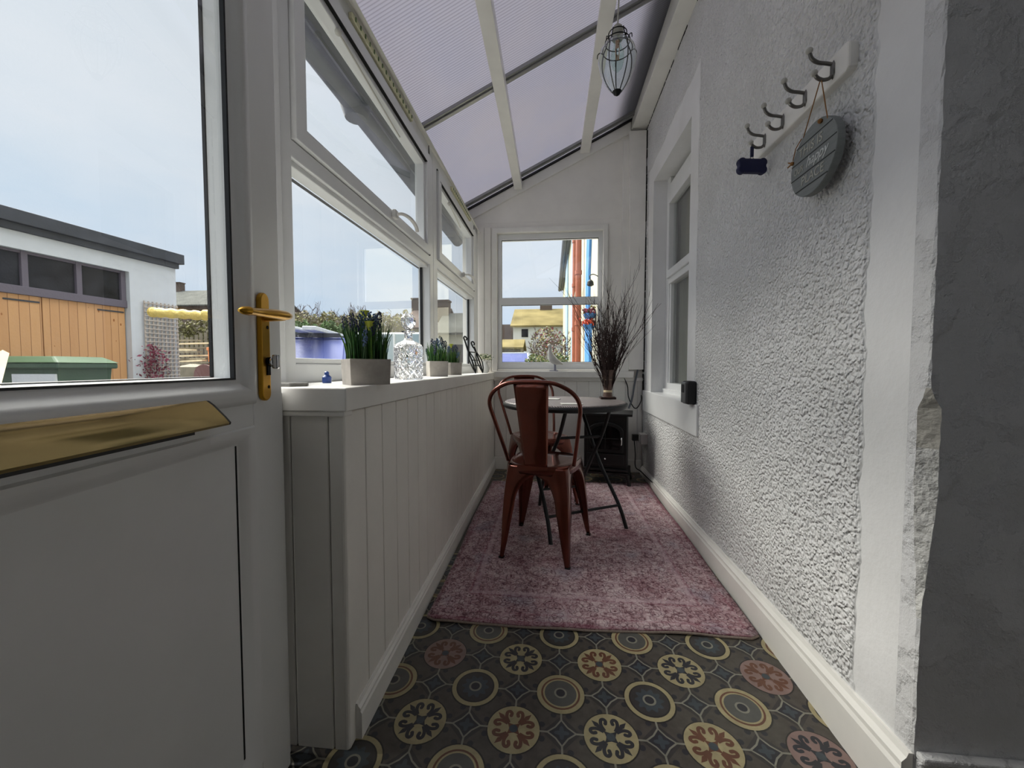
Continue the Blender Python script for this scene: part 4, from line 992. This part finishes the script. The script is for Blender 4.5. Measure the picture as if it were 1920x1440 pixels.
q = MB(); q.lathe([(.012, 0), (.013, .003), (.013, .018), (.006, .025)], n=16); q.build('body', 'blue_plastic', bt, True)
q = MB(); q.lathe([(.0065, .024), (.0065, .032), (.003, .035)], n=12); q.build('cap', 'blue_plastic', bt, True)
gs = root('goose_figure', 'white goose figurine standing on the ledge of the end window', 'figurine', (.012, 3.505, .885), 0)
q = MB(); q.tube(curve([(.088, 0, .060), (.055, 0, .074), (.022, 0, .088), (-.006, 0, .112), (-.022, 0, .150), (-.026, 0, .185), (-.022, 0, .208), (-.030, 0, .224), (-.048, 0, .220)], 6), [.004, .019, .032, .036, .026, .016, .0135, .018, .009], 16); q.build('body', 'goose', gs, True)
q = MB(); q.tube([(-.045, 0, .219), (-.066, 0, .211)], [.006, .002], 8); q.build('beak', 'terracotta', gs, True)
q = MB(); q.box((-.03, -.022, 0), (.045, .024, .008)); q.build('base', 'goose_base', gs)
for x_, y_ in ((.012, -.008), (.022, .010)): q = MB(); q.tube([(x_, y_, .075), (x_+.002, y_, .006)], .006, 8); q.build('leg', 'goose_base', gs, True)
SKY_ZENITH = 7
# ------------------------------------------------------------------ outdoors
GZ = -.2
q = MB(); q.box((-90, -30, GZ-.2), (90, 160, GZ)); tag(q.build('ground', 'ground'), 'grey tarmac yard and street outside the windows', 'ground', kind='structure')
GX = lambda y: -8.45+.089*y
ga = root('garage', 'white rendered garage with black roof edge and pine board doors', 'garage', (GX(5), 5, GZ))
ginv = Matrix.Translation((GX(5), 5, GZ)).inverted()
def gput(o, p=None): o.parent = p or ga; o.matrix_parent_inverse = ginv; return o
def gb(b, y0, y1, d0, d1, z0, z1, mi=0):      # d: outward from the front face
    b.hexa([(GX(y0)+d0, y0, z0), (GX(y0)+d1, y0, z0), (GX(y1)+d1, y1, z0), (GX(y1)+d0, y1, z0), (GX(y0)+d0, y0, z1), (GX(y0)+d1, y0, z1), (GX(y1)+d1, y1, z1), (GX(y1)+d0, y1, z1)], mi)
q = MB(); gb(q, 6.72, 7.57, -5, 0, GZ, 2.98); gb(q, 1.0, 6.72, -5, 0, 2.70, 2.98); gb(q, .4, 1.0, -5, 0, GZ, 2.98); gb(q, 1.0, 6.72, -5, -.5, GZ, 2.7)
gput(q.build('walls', 'render'))
q = MB(); gb(q, .2, 7.66, -5.2, .12, 3.06, 3.26); gb(q, .2, 7.60, -5.2, .06, 2.96, 3.07); gput(q.build('roof_edge', 'fascia', bevel=.01))
q = MB()
gb(q, 1.0, 6.72, -.14, -.06, 2.03, 2.16); gb(q, 1.0, 6.72, -.14, -.08, 2.66, 2.70)
for y in (1.0, 2.6, 3.35, 4.0, 4.66, 5.33, 5.99, 6.64): gb(q, y, y+.075, -.14, -.07, 2.1, 2.7)
wf_ = gput(q.build('window_frame', 'plum', bevel=.006))
for y in (4.03, 4.70, 5.36, 6.02): q = MB(); gb(q, y+.02, y+.65, -.125, -.115, 2.14, 2.68); o = q.build('pane', 'dark_pane'); o.parent = wf_
for a, c in ((3.7, 4.62), (4.635, 5.55), (5.565, 6.70)):
    q = MB(); gb(q, a, c, -.16, -.10, GZ+.03, 2.03); o = gput(q.build('board_door', 'pine', bevel=.004))
    for hz0 in (1.93, .25): k = MB(); gb(k, c-.42, c-.02, -.10, -.09, hz0, hz0+.025); h_ = k.build('hinge_strap', 'fascia'); h_.parent = o
tr = root('trellis', 'weathered square trellis panel fixed to the white garage wall', 'trellis', (GX(7.2)+.03, 7.2, GZ+.3))
q = MB(); tz0, tz1 = .1, 2.20
for i in range(9): y = 6.915+.076*i; gb(q, y, y+.022, .03, .045, tz0, tz1-.02*i*0)
z = tz0
while z < tz1: gb(q, 6.905, 7.545, .045, .06, z, z+.022); z += .082
o = q.build('lattice', 'trellis'); o.parent = tr; o.matrix_parent_inverse = Matrix.Translation((GX(7.2)+.03, 7.2, GZ+.3)).inverted()
def leaves(name, mats, fn, n, size, flat=.5):
    q = MB()
    for i in range(n):
        p = fn(); s_ = size*R.uniform(.6, 1.4); a = Vector((R.gauss(0, 1), R.gauss(0, 1), R.gauss(0, 1))).normalized(); b2 = a.cross(Vector((R.gauss(0, 1), R.gauss(0, 1), R.gauss(0, 1)))).normalized()
        q.add([p-a*s_, p-b2*s_*flat, p+a*s_, p+b2*s_*flat], [(0, 1, 2, 3)], R.randrange(len(mats)))
    return q.build(name, mats)
def pl_():
    t = R.random(); c = at(288+4*math.sin(t*9), 652+62*t, 7.0); return c+Vector((R.uniform(-.05, .1), R.gauss(0, .10+.08*t), R.gauss(0, .04)))
tag(leaves('climbing_plant', ['plumleaf'], pl_, 260, .035), 'dark red leaved climber against the trellis', 'climber', kind='stuff')
# bin
bc = at(85, 700, 5.0); bn = root('wheelie_bin', 'large green wheeled bin with white label in front of the garage doors', 'bin', (bc.x+.05, 4.95, GZ), math.radians(8))
q = MB(); q.hexa([(-.50, -.32, .16), (.52, -.32, .16), (.52, .32, .16), (-.50, .32, .16), (-.60, -.38, 1.18), (.60, -.38, 1.18), (.60, .38, 1.18), (-.60, .38, 1.18)]); q.box((-.64, -.42, 1.10), (.64, .42, 1.18)); q.build('body', 'bin', bn, bevel=.02)
q = MB(); q.hexa([(-.66, -.44, 1.18), (.66, -.44, 1.18), (.66, .44, 1.18), (-.66, .44, 1.18), (-.56, -.34, 1.27), (.5, -.34, 1.27), (.5, .34, 1.27), (-.56, .34, 1.27)]); q.build('lid', 'bin_lid', bn, bevel=.02)
q = MB(); q.hexa([(.10, -.405, .78), (.55, -.37, .78), (.55, -.366, .78), (.10, -.40, .78), (.10, -.41, 1.02), (.55, -.385, 1.02), (.55, -.38, 1.02), (.10, -.405, 1.02)]); q.hexa([(.02, -.392, .72), (.57, -.392, .72), (.57, -.36, .72), (.02, -.36, .72), (.02, -.396, 1.03), (.57, -.396, 1.03), (.57, -.37, 1.03), (.02, -.37, 1.03)]); q.build('label', 'render', bn)
for x in (-.42, .42):
    for y in (-.25, .25): q = MB(); q.tube([(x-.02, y, .09), (x+.02, y, .09)], .09, 14); q.tube([(x, y, .09), (x, y, .18)], .03, 8); q.build('wheel', 'tyre', bn)
q = MB(); a, c = at(-14, 735, 3.6), at(6, 662, 4.0); c2 = Vector((a.x, a.y, GZ)); d = (a-c); a = a+d*((a.z-GZ)/(-d.z) if d.z else 0)
q.tube([a, c], .045, 4); tag(q.build('leaning_plank', 'timber'), 'pale timber plank leaning at the left edge of the door glass', 'plank')
# yellow wrapped pole
yp = root('wrapped_pole', 'yellow crumpled wrapping rolled round a horizontal pole outside the door', 'pole', (0, 0, 0))
q = MB(); P0, P1, P2 = at(288, 585, 3.0), at(386, 591, 3.05), at(470, 592, 3.1)
pts = curve([P0+Vector((-.02, 0, 0)), at(295, 586, 3.0), at(340, 589, 3.03), at(384, 592, 3.05), at(388, 590, 3.05), P2], 8)
q.tube(pts, [.006]+[.038+.005*math.sin(i*1.7) for i in range(len(pts)-2)]+[.03], 14); q.build('wrapping', 'yellow', yp, True)
q = MB(); q.tube([P2+Vector((-.1, 0, 0)), P2+Vector((.14, 0, 0))], .02, 10); q.build('bar', 'fascia', yp, True)
q = MB(); q.tube([P2+Vector((.12, 0, .03)), Vector((P2.x+.12, P2.y, GZ))], .025, 10); q.build('post', 'fascia', yp, True)
# beyond the garage: outbuildings, fence, woodpile, boards
def house(name, label, cat, x0, x1, y0, y1, z1, zr, wallm, roofm, ridge='x', over=.25, group=None, wins=(), chim=()):
    r = root(name, label, cat, ((x0+x1)/2, y0, GZ), group=group); inv = Matrix.Translation(((x0+x1)/2, y0, GZ)).inverted()
    def put(o, p=r): o.parent = p; o.matrix_parent_inverse = inv; return o
    q = MB(); q.box((x0, y0, GZ), (x1, y1, z1))
    xm, ym = (x0+x1)/2, (y0+y1)/2
    if ridge == 'y': q.add([(x0, y0, z1), (x1, y0, z1), (xm, y0, zr-.05), (x0, y1, z1), (x1, y1, z1), (xm, y1, zr-.05)], [(0, 1, 2), (3, 5, 4)])
    else: q.add([(x0, y0, z1), (x0, y1, z1), (x0, ym, zr-.05), (x1, y0, z1), (x1, y1, z1), (x1, ym, zr-.05)], [(0, 1, 2), (3, 5, 4)])
    put(q.build('walls', wallm))
    q = MB(); t = .12; o_ = over
    if ridge == 'x':
        for s_, ya in ((1, y0-o_), (-1, y1+o_)):
            q.hexa([(x0-o_, ya, z1-.1), (x1+o_, ya, z1-.1), (x1+o_, ym, zr-.1), (x0-o_, ym, zr-.1), (x0-o_, ya, z1-.1+t), (x1+o_, ya, z1-.1+t), (x1+o_, ym, zr+t-.1), (x0-o_, ym, zr+t-.1)])
    else:
        for xa in (x0-o_, x1+o_):
            q.hexa([(xa, y0-o_, z1-.1), (xm, y0-o_, zr-.1), (xm, y1+o_, zr-.1), (xa, y1+o_, z1-.1), (xa, y0-o_, z1-.1+t), (xm, y0-o_, zr+t-.1), (xm, y1+o_, zr+t-.1), (xa, y1+o_, z1-.1+t)])
    put(q.build('roof', roofm))
    for (wx, wz, ww, wh) in wins:
        q = MB(); q.box((wx-ww/2, y0-.03, wz), (wx+ww/2, y0+.05, wz+wh)); put(q.build('window', 'dark_pane'))
    for (cx, cw, ch) in chim:
        q = MB(); q.box((cx-cw/2, ym-.3, zr-.5), (cx+cw/2, ym+.3, zr+ch)); q.box((cx-cw/2-.05, ym-.35, zr+ch-.1), (cx+cw/2+.05, ym+.35, zr+ch)); put(q.build('chimney', 'roof_brown'))
    return r
a, c = at(250, 568, 34), at(560, 552, 34)
house('outbuilding', 'long slate roofed outbuilding beyond the garage', 'building', a.x, c.x-6, 34, 44, at(380, 572, 34).z, at(380, 545, 39).z, 'roof_brown', 'roof_slate', chim=((at(332, 550, 39).x, 1.3, .9),))
q = MB(); c = at(384, 600, 12); fx0, fx1 = at(330, 640, 12).x-.5, at(455, 640, 12).x
fe = root('picket_fence', 'weathered picket fence seen through the door glass beyond the garage', 'fence', ((fx0+fx1)/2, 12, GZ))
q = MB(); x = fx0; i = 0
while x < fx1+1.2: 
    hh_ = at(380, 628, 12).z+.08*math.sin(i*.9); q.box((x-(fx0+fx1)/2, -.015, 0), (x+.10-(fx0+fx1)/2, .015, hh_-GZ)); x += .17; i += 1
q.build('pickets', 'fence', fe); q = MB(); q.box((fx0-(fx0+fx1)/2, .015, 1.1), (fx1+1.2-(fx0+fx1)/2, .05, 1.2)); q.build('rail', 'fence', fe); q = MB(); q.box((fx0-(fx0+fx1)/2, .015, .4), (fx1+1.2-(fx0+fx1)/2, .05, .5)); q.build('rail', 'fence', fe)
for i in range(9):
    px, py = R.uniform(335, 385), 640+i*5.2+R.uniform(-2, 2); Yq = 10.6-.12*i+0
    p = at(px, py, Yq); L = R.uniform(.5, .9); q = MB(); q.box((-L, -.06, -.02), (L, .06, .02)); o = q.build('timber_offcut', 'timber' if i % 2 else 'fence'); o.location = p; o.rotation_euler = (0, R.uniform(-.03, .03), R.uniform(-.4, .4))
    tag(o, 'length of pale timber in the pile beyond the garage corner', 'timber', 'timber pile beyond the garage')
for nm, lab, cat, px, py, w_, m_, Yq in (('boat_board', 'maroon arched board standing below the timber pile', 'board', 382, 697, .28, 'maroon', 9.0), ('arched_board', 'pale blue arched board standing right of the maroon one', 'board', 402, 697, .27, 'pale_blue', 9.2), ('garden_pot', 'orange terracotta pot behind the pale blue board', 'pot', 409, 675, .22, 'terracotta', 9.8)):
    p = at(px, py, Yq); top = at(px, py-14, Yq).z; q = MB(); n_ = 12
    if cat == 'pot': q.lathe([(w_*.7, 0), (w_, top-GZ+.05), (w_*1.1, top-GZ+.05), (w_*1.1, top-GZ+.13), (w_*.9, top-GZ+.13)], n=20)
    else: q.prism([(w_, 0)]+[(w_*math.cos(PI*i/n_), top-GZ-w_+w_*math.sin(PI*i/n_)) for i in range(n_+1)]+[(-w_, 0)], lambda u, v, d: (u, d, v), 0, .04)
    o = q.build(nm if cat == 'pot' else 'arched_board', m_, bevel=.005); o.location = (p.x, Yq, GZ); tag(o, lab, cat)
p = at(360, 700, 9.3); q = MB(); q.hexa([(-.35, -.25, 0), (.3, -.25, 0), (.3, .25, 0), (-.35, .25, 0), (-.25, -.2, at(360, 688, 9.3).z-GZ), (.3, -.2, at(360, 688, 9.3).z-GZ), (.3, .2, at(360, 682, 9.3).z-GZ), (-.25, .2, at(360, 682, 9.3).z-GZ)]); o = q.build('timber_crate', 'fence', bevel=.01); o.location = (p.x, 9.3, GZ); tag(o, 'weathered wooden crate left of the maroon arched board', 'crate')
q = MB(); p = at(412, 657, 10.5); q.box((-.3, -.1, 0), (.5, .1, p.z+.12-GZ)); o = q.build('brick_pier', 'terracotta'); o.location = (p.x+.15, 10.8, GZ); tag(o, 'orange brick pier right of the picket fence', 'pier')
# scrub and hedges
def blob(pxa, pxb, pya, pyb, Y0, Y1):
    def f():
        Yv = R.uniform(Y0, Y1); u = R.random(); px = pxa+(pxb-pxa)*u; t = R.random()**.8; top = pya+(5*math.sin(px*.13)+3*math.sin(px*.37)); return at(px, top+(pyb-top)*t, Yv)
    return f
tag(leaves('hedge', ['hedge'], blob(548, 650, 606, 680, 15.2, 16.2), 6500, .07), 'green hedge behind the parked blue car', 'hedge', kind='stuff')
tag(leaves('scrub', ['hedge2', 'fence'], blob(545, 770, 588, 650, 17.5, 19), 7500, .09), 'olive winter scrub behind the green hedge', 'scrub', kind='stuff')
tag(leaves('scrub', ['hedge2', 'fence', 'hedge2'], blob(310, 470, 598, 650, 15, 16), 4200, .08), 'dry olive bushes behind the picket fence', 'scrub', kind='stuff')
def tree(name, label, base, h, seed, lv=5, r0=.07, spread=.55, group=None):
    rr = random.Random(seed); q = MB()
    def br(p, d, L, r, l):
        k = 4; pts = [p]; dd = d.copy()
        for i in range(k):
            dd = (dd+Vector((rr.gauss(0, .14), rr.gauss(0, .14), rr.uniform(-.02, .10)))).normalized(); pts.append(pts[-1]+dd*L/k)
        q.tube(pts, [r*(1-.45*i/k) for i in range(k+1)], 5 if l > 2 else 3, cap=False)
        if l > 0:
            for _ in range(rr.choice((2, 3, 3))+(1 if l == lv else 0)):
                nd = (dd+Vector((rr.gauss(0, spread), rr.gauss(0, spread), rr.uniform(-.1, .35)))).normalized(); br(pts[rr.choice((2, 3, 4, 4))], nd, L*rr.uniform(.6, .82), max(r*.6, .012), l-1)
    br(Vector((0, 0, 0)), Vector((0, 0, 1)), h*.32, r0, lv)
    o = q.build(name, 'bark'); o.location = base; return tag(o, label, 'tree', group)
for i, (px, py, lab) in enumerate(((585, 556, 'leftmost'), (622, 552, 'second from left'), (662, 552, 'third from left'), (697, 556, 'rightmost'))):
    p = at(px, py, 20.5); tree('bare_tree', lab+' of the four bare winter trees above the scrub outside the first window', (p.x, 20.5, GZ), (p.z-GZ)*.98, 11+i, 6, .15, .6, 'bare trees outside the first window')
# vehicles
def car(label, loc, rz, L, Wd, Hb, Ht, bm, gm, hood=.9, screen=.5, tail=.15, name='car', rack=False):
    r = root(name, label, 'car', loc, rz)
    q = MB(); hl, hw = L/2, Wd/2; z0 = .28
    side = [(-hl, z0), (hl, z0), (hl, Hb*.72), (hl-.12, Hb*.86), (hl-hood, Hb), (-hl+.05, Hb), (-hl, Hb*.7)]
    q.prism(side, lambda u, v, d: (u, d, v), -hw, hw); q.build('body', bm, r, bevel=.07, seg=3)
    cab = MB(); xa, xb2 = -hl+tail, hl-hood
    b_ = [(xa, -hw*.96, Hb-.02), (xb2, -hw*.96, Hb-.02), (xb2, hw*.96, Hb-.02), (xa, hw*.96, Hb-.02)]
    t_ = [(xa+tail*.8, -hw*.80, Ht-.05), (xb2-screen, -hw*.80, Ht-.05), (xb2-screen, hw*.80, Ht-.05), (xa+tail*.8, hw*.80, Ht-.05)]
    cab.hexa(b_+t_); cab.build('windows', gm, r, bevel=.03)
    q = MB(); t2 = [(x*1.0, y*1.02, z-.01) for x, y, z in t_]; t3 = [(x*.97, y*.9, Ht) for x, y, z in t_]; q.hexa(t2+t3); ro = q.build('roof', bm, r, bevel=.02)
    q = MB()
    for b0, t0 in zip(b_, t_): q.tube([(b0[0], b0[1]*1.01, b0[2]), (t0[0], t0[1]*1.02, t0[2]+.01)], .045, 6)
    q.tube([((xa+xb2)/2, -hw*.97, Hb), ((xa+xb2)/2-.05, -hw*.82, Ht-.04)], .035, 6); q.tube([((xa+xb2)/2, hw*.97, Hb), ((xa+xb2)/2-.05, hw*.82, Ht-.04)], .035, 6)
    q.build('pillars', bm, r)
    for x in (-hl+.75, hl-.8):
        for y in (-hw, hw): q = MB(); q.tube([(x, y-.09, .32), (x, y+.09, .32)], .32, 22); q.build('wheel', 'tyre', r)
    for y in (-hw*.7, hw*.7): q = MB(); q.box((hl-.06, y-.16, Hb*.6), (hl+.01, y+.16, Hb*.74)); q.build('headlight', 'car_glass', r)
    if rack:
        for bb in (((-1.1, -.35, Ht+.10), (1.3, -.05, Ht+.17)), ((-1.2, .0, Ht+.10), (1.2, .3, Ht+.20))): q = MB(); q.box(*bb); q.build('roof_load', 'render', r, bevel=.02)
        for bb in (((-.5, -.6, Ht), (-.44, .6, Ht+.10)), ((.4, -.6, Ht), (.46, .6, Ht+.10))): q = MB(); q.box(*bb); q.build('roof_bar', 'fascia', r)
    return r
p = at(606, 650, 9.0); zt = at(600, 631, 9.0).z-GZ
car('blue car with white boards on its roof, left edge of the first window', (p.x-.45, 9.6, GZ), math.radians(-76), 4.2, 1.8, zt*.66, zt, 'car_blue', 'car_glass_b', 1.0, .7, .3, rack=True)
p = at(712, 650, 12.5); zt = at(712, 623, 12.5).z-GZ
car('white van with pale teal windows parked outside the first window', (at(640, 650, 12.5).x+2.15, 13.3, GZ), math.radians(3), 4.3, 1.8, zt*.56, zt, 'car_white', 'car_glass', .9, .6, .2, 'van')
p = at(962, 670, 20); zt = at(962, 660, 20).z-GZ
car('silver car parked in the street below the mossy roofed cottage', (p.x, 21, GZ), math.radians(-90), 4.2, 1.75, zt*.6, zt, 'car_silver', 'car_glass_b', 1.0, .7, .4)
# houses to the left beyond the vehicles
a, c = at(752, 640, 26), at(880, 640, 26)
house('house', 'brown tiled house beyond the van, right half of the first window', 'house', a.x, at(816, 640, 26).x, 26, 33, at(770, 615, 26).z, at(770, 580, 29.5).z, 'cream_wall', 'roof_brown', wins=((at(790, 640, 26).x, 1.2, 1, 1.2),), chim=((at(785, 580, 29.5).x, .9, .8),))
house('house', 'cream house with slate roof seen through the second window', 'house', at(822, 640, 22).x, at(893, 640, 22).x, 22, 26, at(850, 625, 22).z, at(850, 590, 24.5).z, 'cream_wall', 'roof_slate', wins=((at(842, 640, 22).x, 1.2, .8, 1), (at(866, 640, 22).x, 1.2, .8, 1)), chim=((at(835, 590, 24.5).x, .8, .8),))
# cottage at the end of the street
zc = at(1000, 611, 30).z
house('cottage', 'white cottage with yellow mossy roof at the end of the street', 'cottage', at(962, 640, 30).x, at(1062, 640, 30).x, 30, 37, zc, at(1000, 580, 33.5).z, 'render', 'mossy', over=.2, wins=((at(984, 640, 30).x, at(984, 632, 30).z, .5, .6),), chim=((at(1024, 578, 33.5).x, 1.0, .7),))
house('lean_to', 'low mossy roofed shed in front of the white cottage', 'shed', at(930, 640, 27).x, at(978, 640, 27).x, 26, 29, at(950, 652, 26).z, at(950, 637, 27.5).z, 'fence', 'mossy', over=.2)
q = MB(); p0, p1 = at(925, 611, 34), at(962, 611, 34); q.box((p0.x, 33, GZ), (p1.x, 36, p0.z)); tag(q.build('garden_wall', 'roof_brown'), 'brown roofed building left of the white cottage', 'building')
def gp():
    px = R.gauss(1028, 17); Yv = R.uniform(17, 20); px = max(995, min(1060, px)); top = 612+.02*(px-1028)**2
    return at(px, R.uniform(top, 678), Yv)
tag(leaves('street_shrub', ['hedge2', 'fence', 'bark', 'plumleaf', 'hedge2'], gp, 900, .07), 'straggly shrub with pinkish leaves in front of the white cottage', 'shrub', kind='stuff')
p = at(1030, 680, 18); tree('bare_shrub', 'bare branched shrub in front of the white cottage', (p.x, 18, GZ), 3.6, 5, 5, .03, .6)
p = at(1006, 680, 17); tree('bare_shrub', 'smaller bare branched shrub left of the big one before the white cottage', (p.x, 17, GZ), 2.2, 8, 4, .02, .7)
tag(leaves('low_hedge', ['hedge2', 'hedge'], blob(985, 1066, 668, 684, 15, 16), 900, .05), 'low hedge at the foot of the straggly shrub', 'hedge', kind='stuff')
# terrace continuing beyond the porch
TX = .82
te = root('terrace_house', 'cream rendered terrace front with blue paintwork beyond the end window', 'house', (TX, 8, GZ))
ti = Matrix.Translation((TX, 8, GZ)).inverted()
def tp(o, p=None): o.parent = p or te; o.matrix_parent_inverse = ti; return o
q = MB(); q.box((TX, 3.9, GZ), (TX+5, 11.0, 6.6)); tp(q.build('front_wall', 'cream_wall'))
q = MB(); q.box((TX, 11.0, GZ), (TX+5, 29.3, 6.6)); tp(q.build('far_wall', 'yellow_wall'))
for bb in (((TX-.09, 14.0, GZ), (TX, 15.2, 6.5)), ((TX-.05, 20.0, GZ), (TX, 23, 6.5))): q = MB(); q.box(*bb); tp(q.build('pilaster', 'pale_blue'))
q = MB(); q.box((TX-.06, 8.25, GZ), (TX, 9.3, 2.05)); q.box((TX-.05, 8.6, 2.05), (TX, 9.3, 3.0)); q.hexa([(TX-.05, 8.6, 3.0), (TX, 8.6, 3.0), (TX, 9.3, 3.0), (TX-.05, 9.3, 3.0), (TX-.05, 8.35, 3.8), (TX, 8.35, 3.8), (TX, 9.1, 3.8), (TX-.05, 9.1, 3.8)]); q.box((TX-.05, 8.35, 3.8), (TX, 9.1, 6.4)); tp(q.build('blue_surround', 'blue_paint'))
q = MB(); q.box((TX-.16, 12.6, GZ), (TX, 13.1, 6.5)); tp(q.build('dark_edge', 'gutter'))
q = MB(); q.tube([(TX-.25, 5.0, 6.55), (TX-.25, 29.3, 6.55)], .12, 12); q.box((TX-.15, 5, 6.5), (TX, 29.3, 6.75)); tp(q.build('gutter', 'gutter'))
for y in (12.0, 10.4):
    q = MB(); x = TX-.14; q.tube([(x, y, GZ), (x, y, 6.5)], .075, 14)
    for z in (.6, 2.0, 3.3, 4.6): q.tube([(x, y, z), (x, y, z+.1)], .09, 14)
    tp(q.build('downpipe', 'pipe', smooth=True))
q = MB(); q.tube([(TX-.14, 10.4, 3.05), (TX-.14, 12.0, 3.0)], .03, 8); tp(q.build('pipe_bracket', 'cream_wall'))
for k_, (px, py, m_, lab) in enumerate(((1106, 591, 'red_fl', 'upper'), (1105, 606, 'red_fl', 'lower'))):
    Yb = 7.6; p = at(px, py-3+5*k_, Yb); hb_ = root('hanging_basket', lab+' of the two flower baskets on the terrace wall outside the end window', 'basket', p)
    q = MB(); q.lathe([(.0, -.11), (.08, -.09), (.12, -.02), (.12, 0)], n=14); q.build('pot', 'blue_paint', hb_)
    q = MB()
    for i in range(60): q.ball((R.gauss(0, .07), R.gauss(0, .07), R.gauss(.04, .035)), R.uniform(.015, .03), 5, 3, R.randrange(2))
    q.build('blooms', [m_ if k_ else 'plumleaf', 'hedge2' if k_ == 0 else 'red_fl'], hb_)['kind'] = 'stuff'
    q = MB(); q.tube([(TX-p.x, 0, .12), (0, 0, .12), (0, 0, 0)], .008, 6); q.build('bracket', 'black_wire', hb_)
p = at(1107, 528, 6.9); wl = root('wall_lantern', 'small outdoor lamp on a bracket on the terrace wall', 'lamp', p)
q = MB(); q.lathe([(.02, -.08), (.06, -.06), (.05, .0), (.02, .03)], n=12); q.build('shade', 'black_wire', wl); q = MB(); q.tube(curve([(0, 0, .03), (-.01, 0, .1), (.06, 0, .12), (TX-p.x, 0, .06)]), .008, 6); q.build('bracket', 'black_wire', wl)
# ------------------------------------------------------------------ sky and light
wd = bpy.data.worlds.new('sky'); bpy.context.scene.world = wd; wd.use_nodes = True; t = wd.node_tree; bg = t.nodes['Background']
def wn(typ, **kw):
    x = t.nodes.new(typ)
    for k, v in kw.items():
        if k in x.inputs: x.inputs[k].default_value = v
        else: setattr(x, k, v)
    return x
tc = wn('ShaderNodeTexCoord'); sp = wn('ShaderNodeSeparateXYZ'); t.links.new(tc.outputs['Generated'], sp.inputs[0])
mp = wn('ShaderNodeMapping'); mp.inputs['Scale'].default_value = (1, 1, 3.2); t.links.new(tc.outputs['Generated'], mp.inputs[0])
nz = wn('ShaderNodeTexNoise', Scale=2.2, Detail=7, Roughness=.55); t.links.new(mp.outputs[0], nz.inputs['Vector'])
r1 = wn('ShaderNodeValToRGB'); r1.color_ramp.elements[0].position = .0; r1.color_ramp.elements[0].color = (*lin((200, 206, 214)), 1)
for p_, c_2 in ((.10, (166, 188, 212)), (.26, (184, 198, 214)), (.45, (196, 204, 214)), (1.0, (206, 209, 216))):
    e = r1.color_ramp.elements.new(p_) if p_ < 1 else r1.color_ramp.elements[-1]; e.position = p_; e.color = (*lin(c_2), 1)
t.links.new(sp.outputs[2], r1.inputs[0])
r2 = wn('ShaderNodeValToRGB'); r2.color_ramp.elements[0].position = .30; r2.color_ramp.elements[0].color = (0, 0, 0, 1); r2.color_ramp.elements[1].position = .75; r2.color_ramp.elements[1].color = (1, 1, 1, 1)
t.links.new(nz.outputs['Fac'], r2.inputs[0])
mx = wn('ShaderNodeMix', data_type='RGBA'); t.links.new(r2.outputs[0], mx.inputs[0]); t.links.new(r1.outputs[0], mx.inputs[6]); mx.inputs[7].default_value = (*lin((208, 211, 218)), 1)
# overcast sky: brighter towards the zenith
zs_ = wn('ShaderNodeMapRange'); zs_.inputs[1].default_value = .68; zs_.inputs[2].default_value = .92; zs_.inputs[3].default_value = 1.0; zs_.inputs[4].default_value = SKY_ZENITH
t.links.new(sp.outputs[2], zs_.inputs[0]); t.links.new(mx.outputs[2], bg.inputs[0]); t.links.new(zs_.outputs[0], bg.inputs[1])
su = bpy.data.lights.new('sun', 'SUN'); su.energy = 6.9; su.angle = math.radians(50); su.color = (1, .95, .87); so = bpy.data.objects.new('sun', su); C.objects.link(so)
so.rotation_euler = Vector((.72, -.35, -.85)).to_track_quat('-Z', 'Y').to_euler()
sc_ = bpy.context.scene; sc_.view_settings.view_transform = 'Standard'; sc_.view_settings.look = 'None'; sc_.view_settings.exposure = .46; sc_.view_settings.gamma = 1
sc_.cycles.max_bounces = 10; sc_.cycles.transparent_max_bounces = 24; sc_.cycles.sample_clamp_indirect = 8; sc_.cycles.transmission_bounces = 10
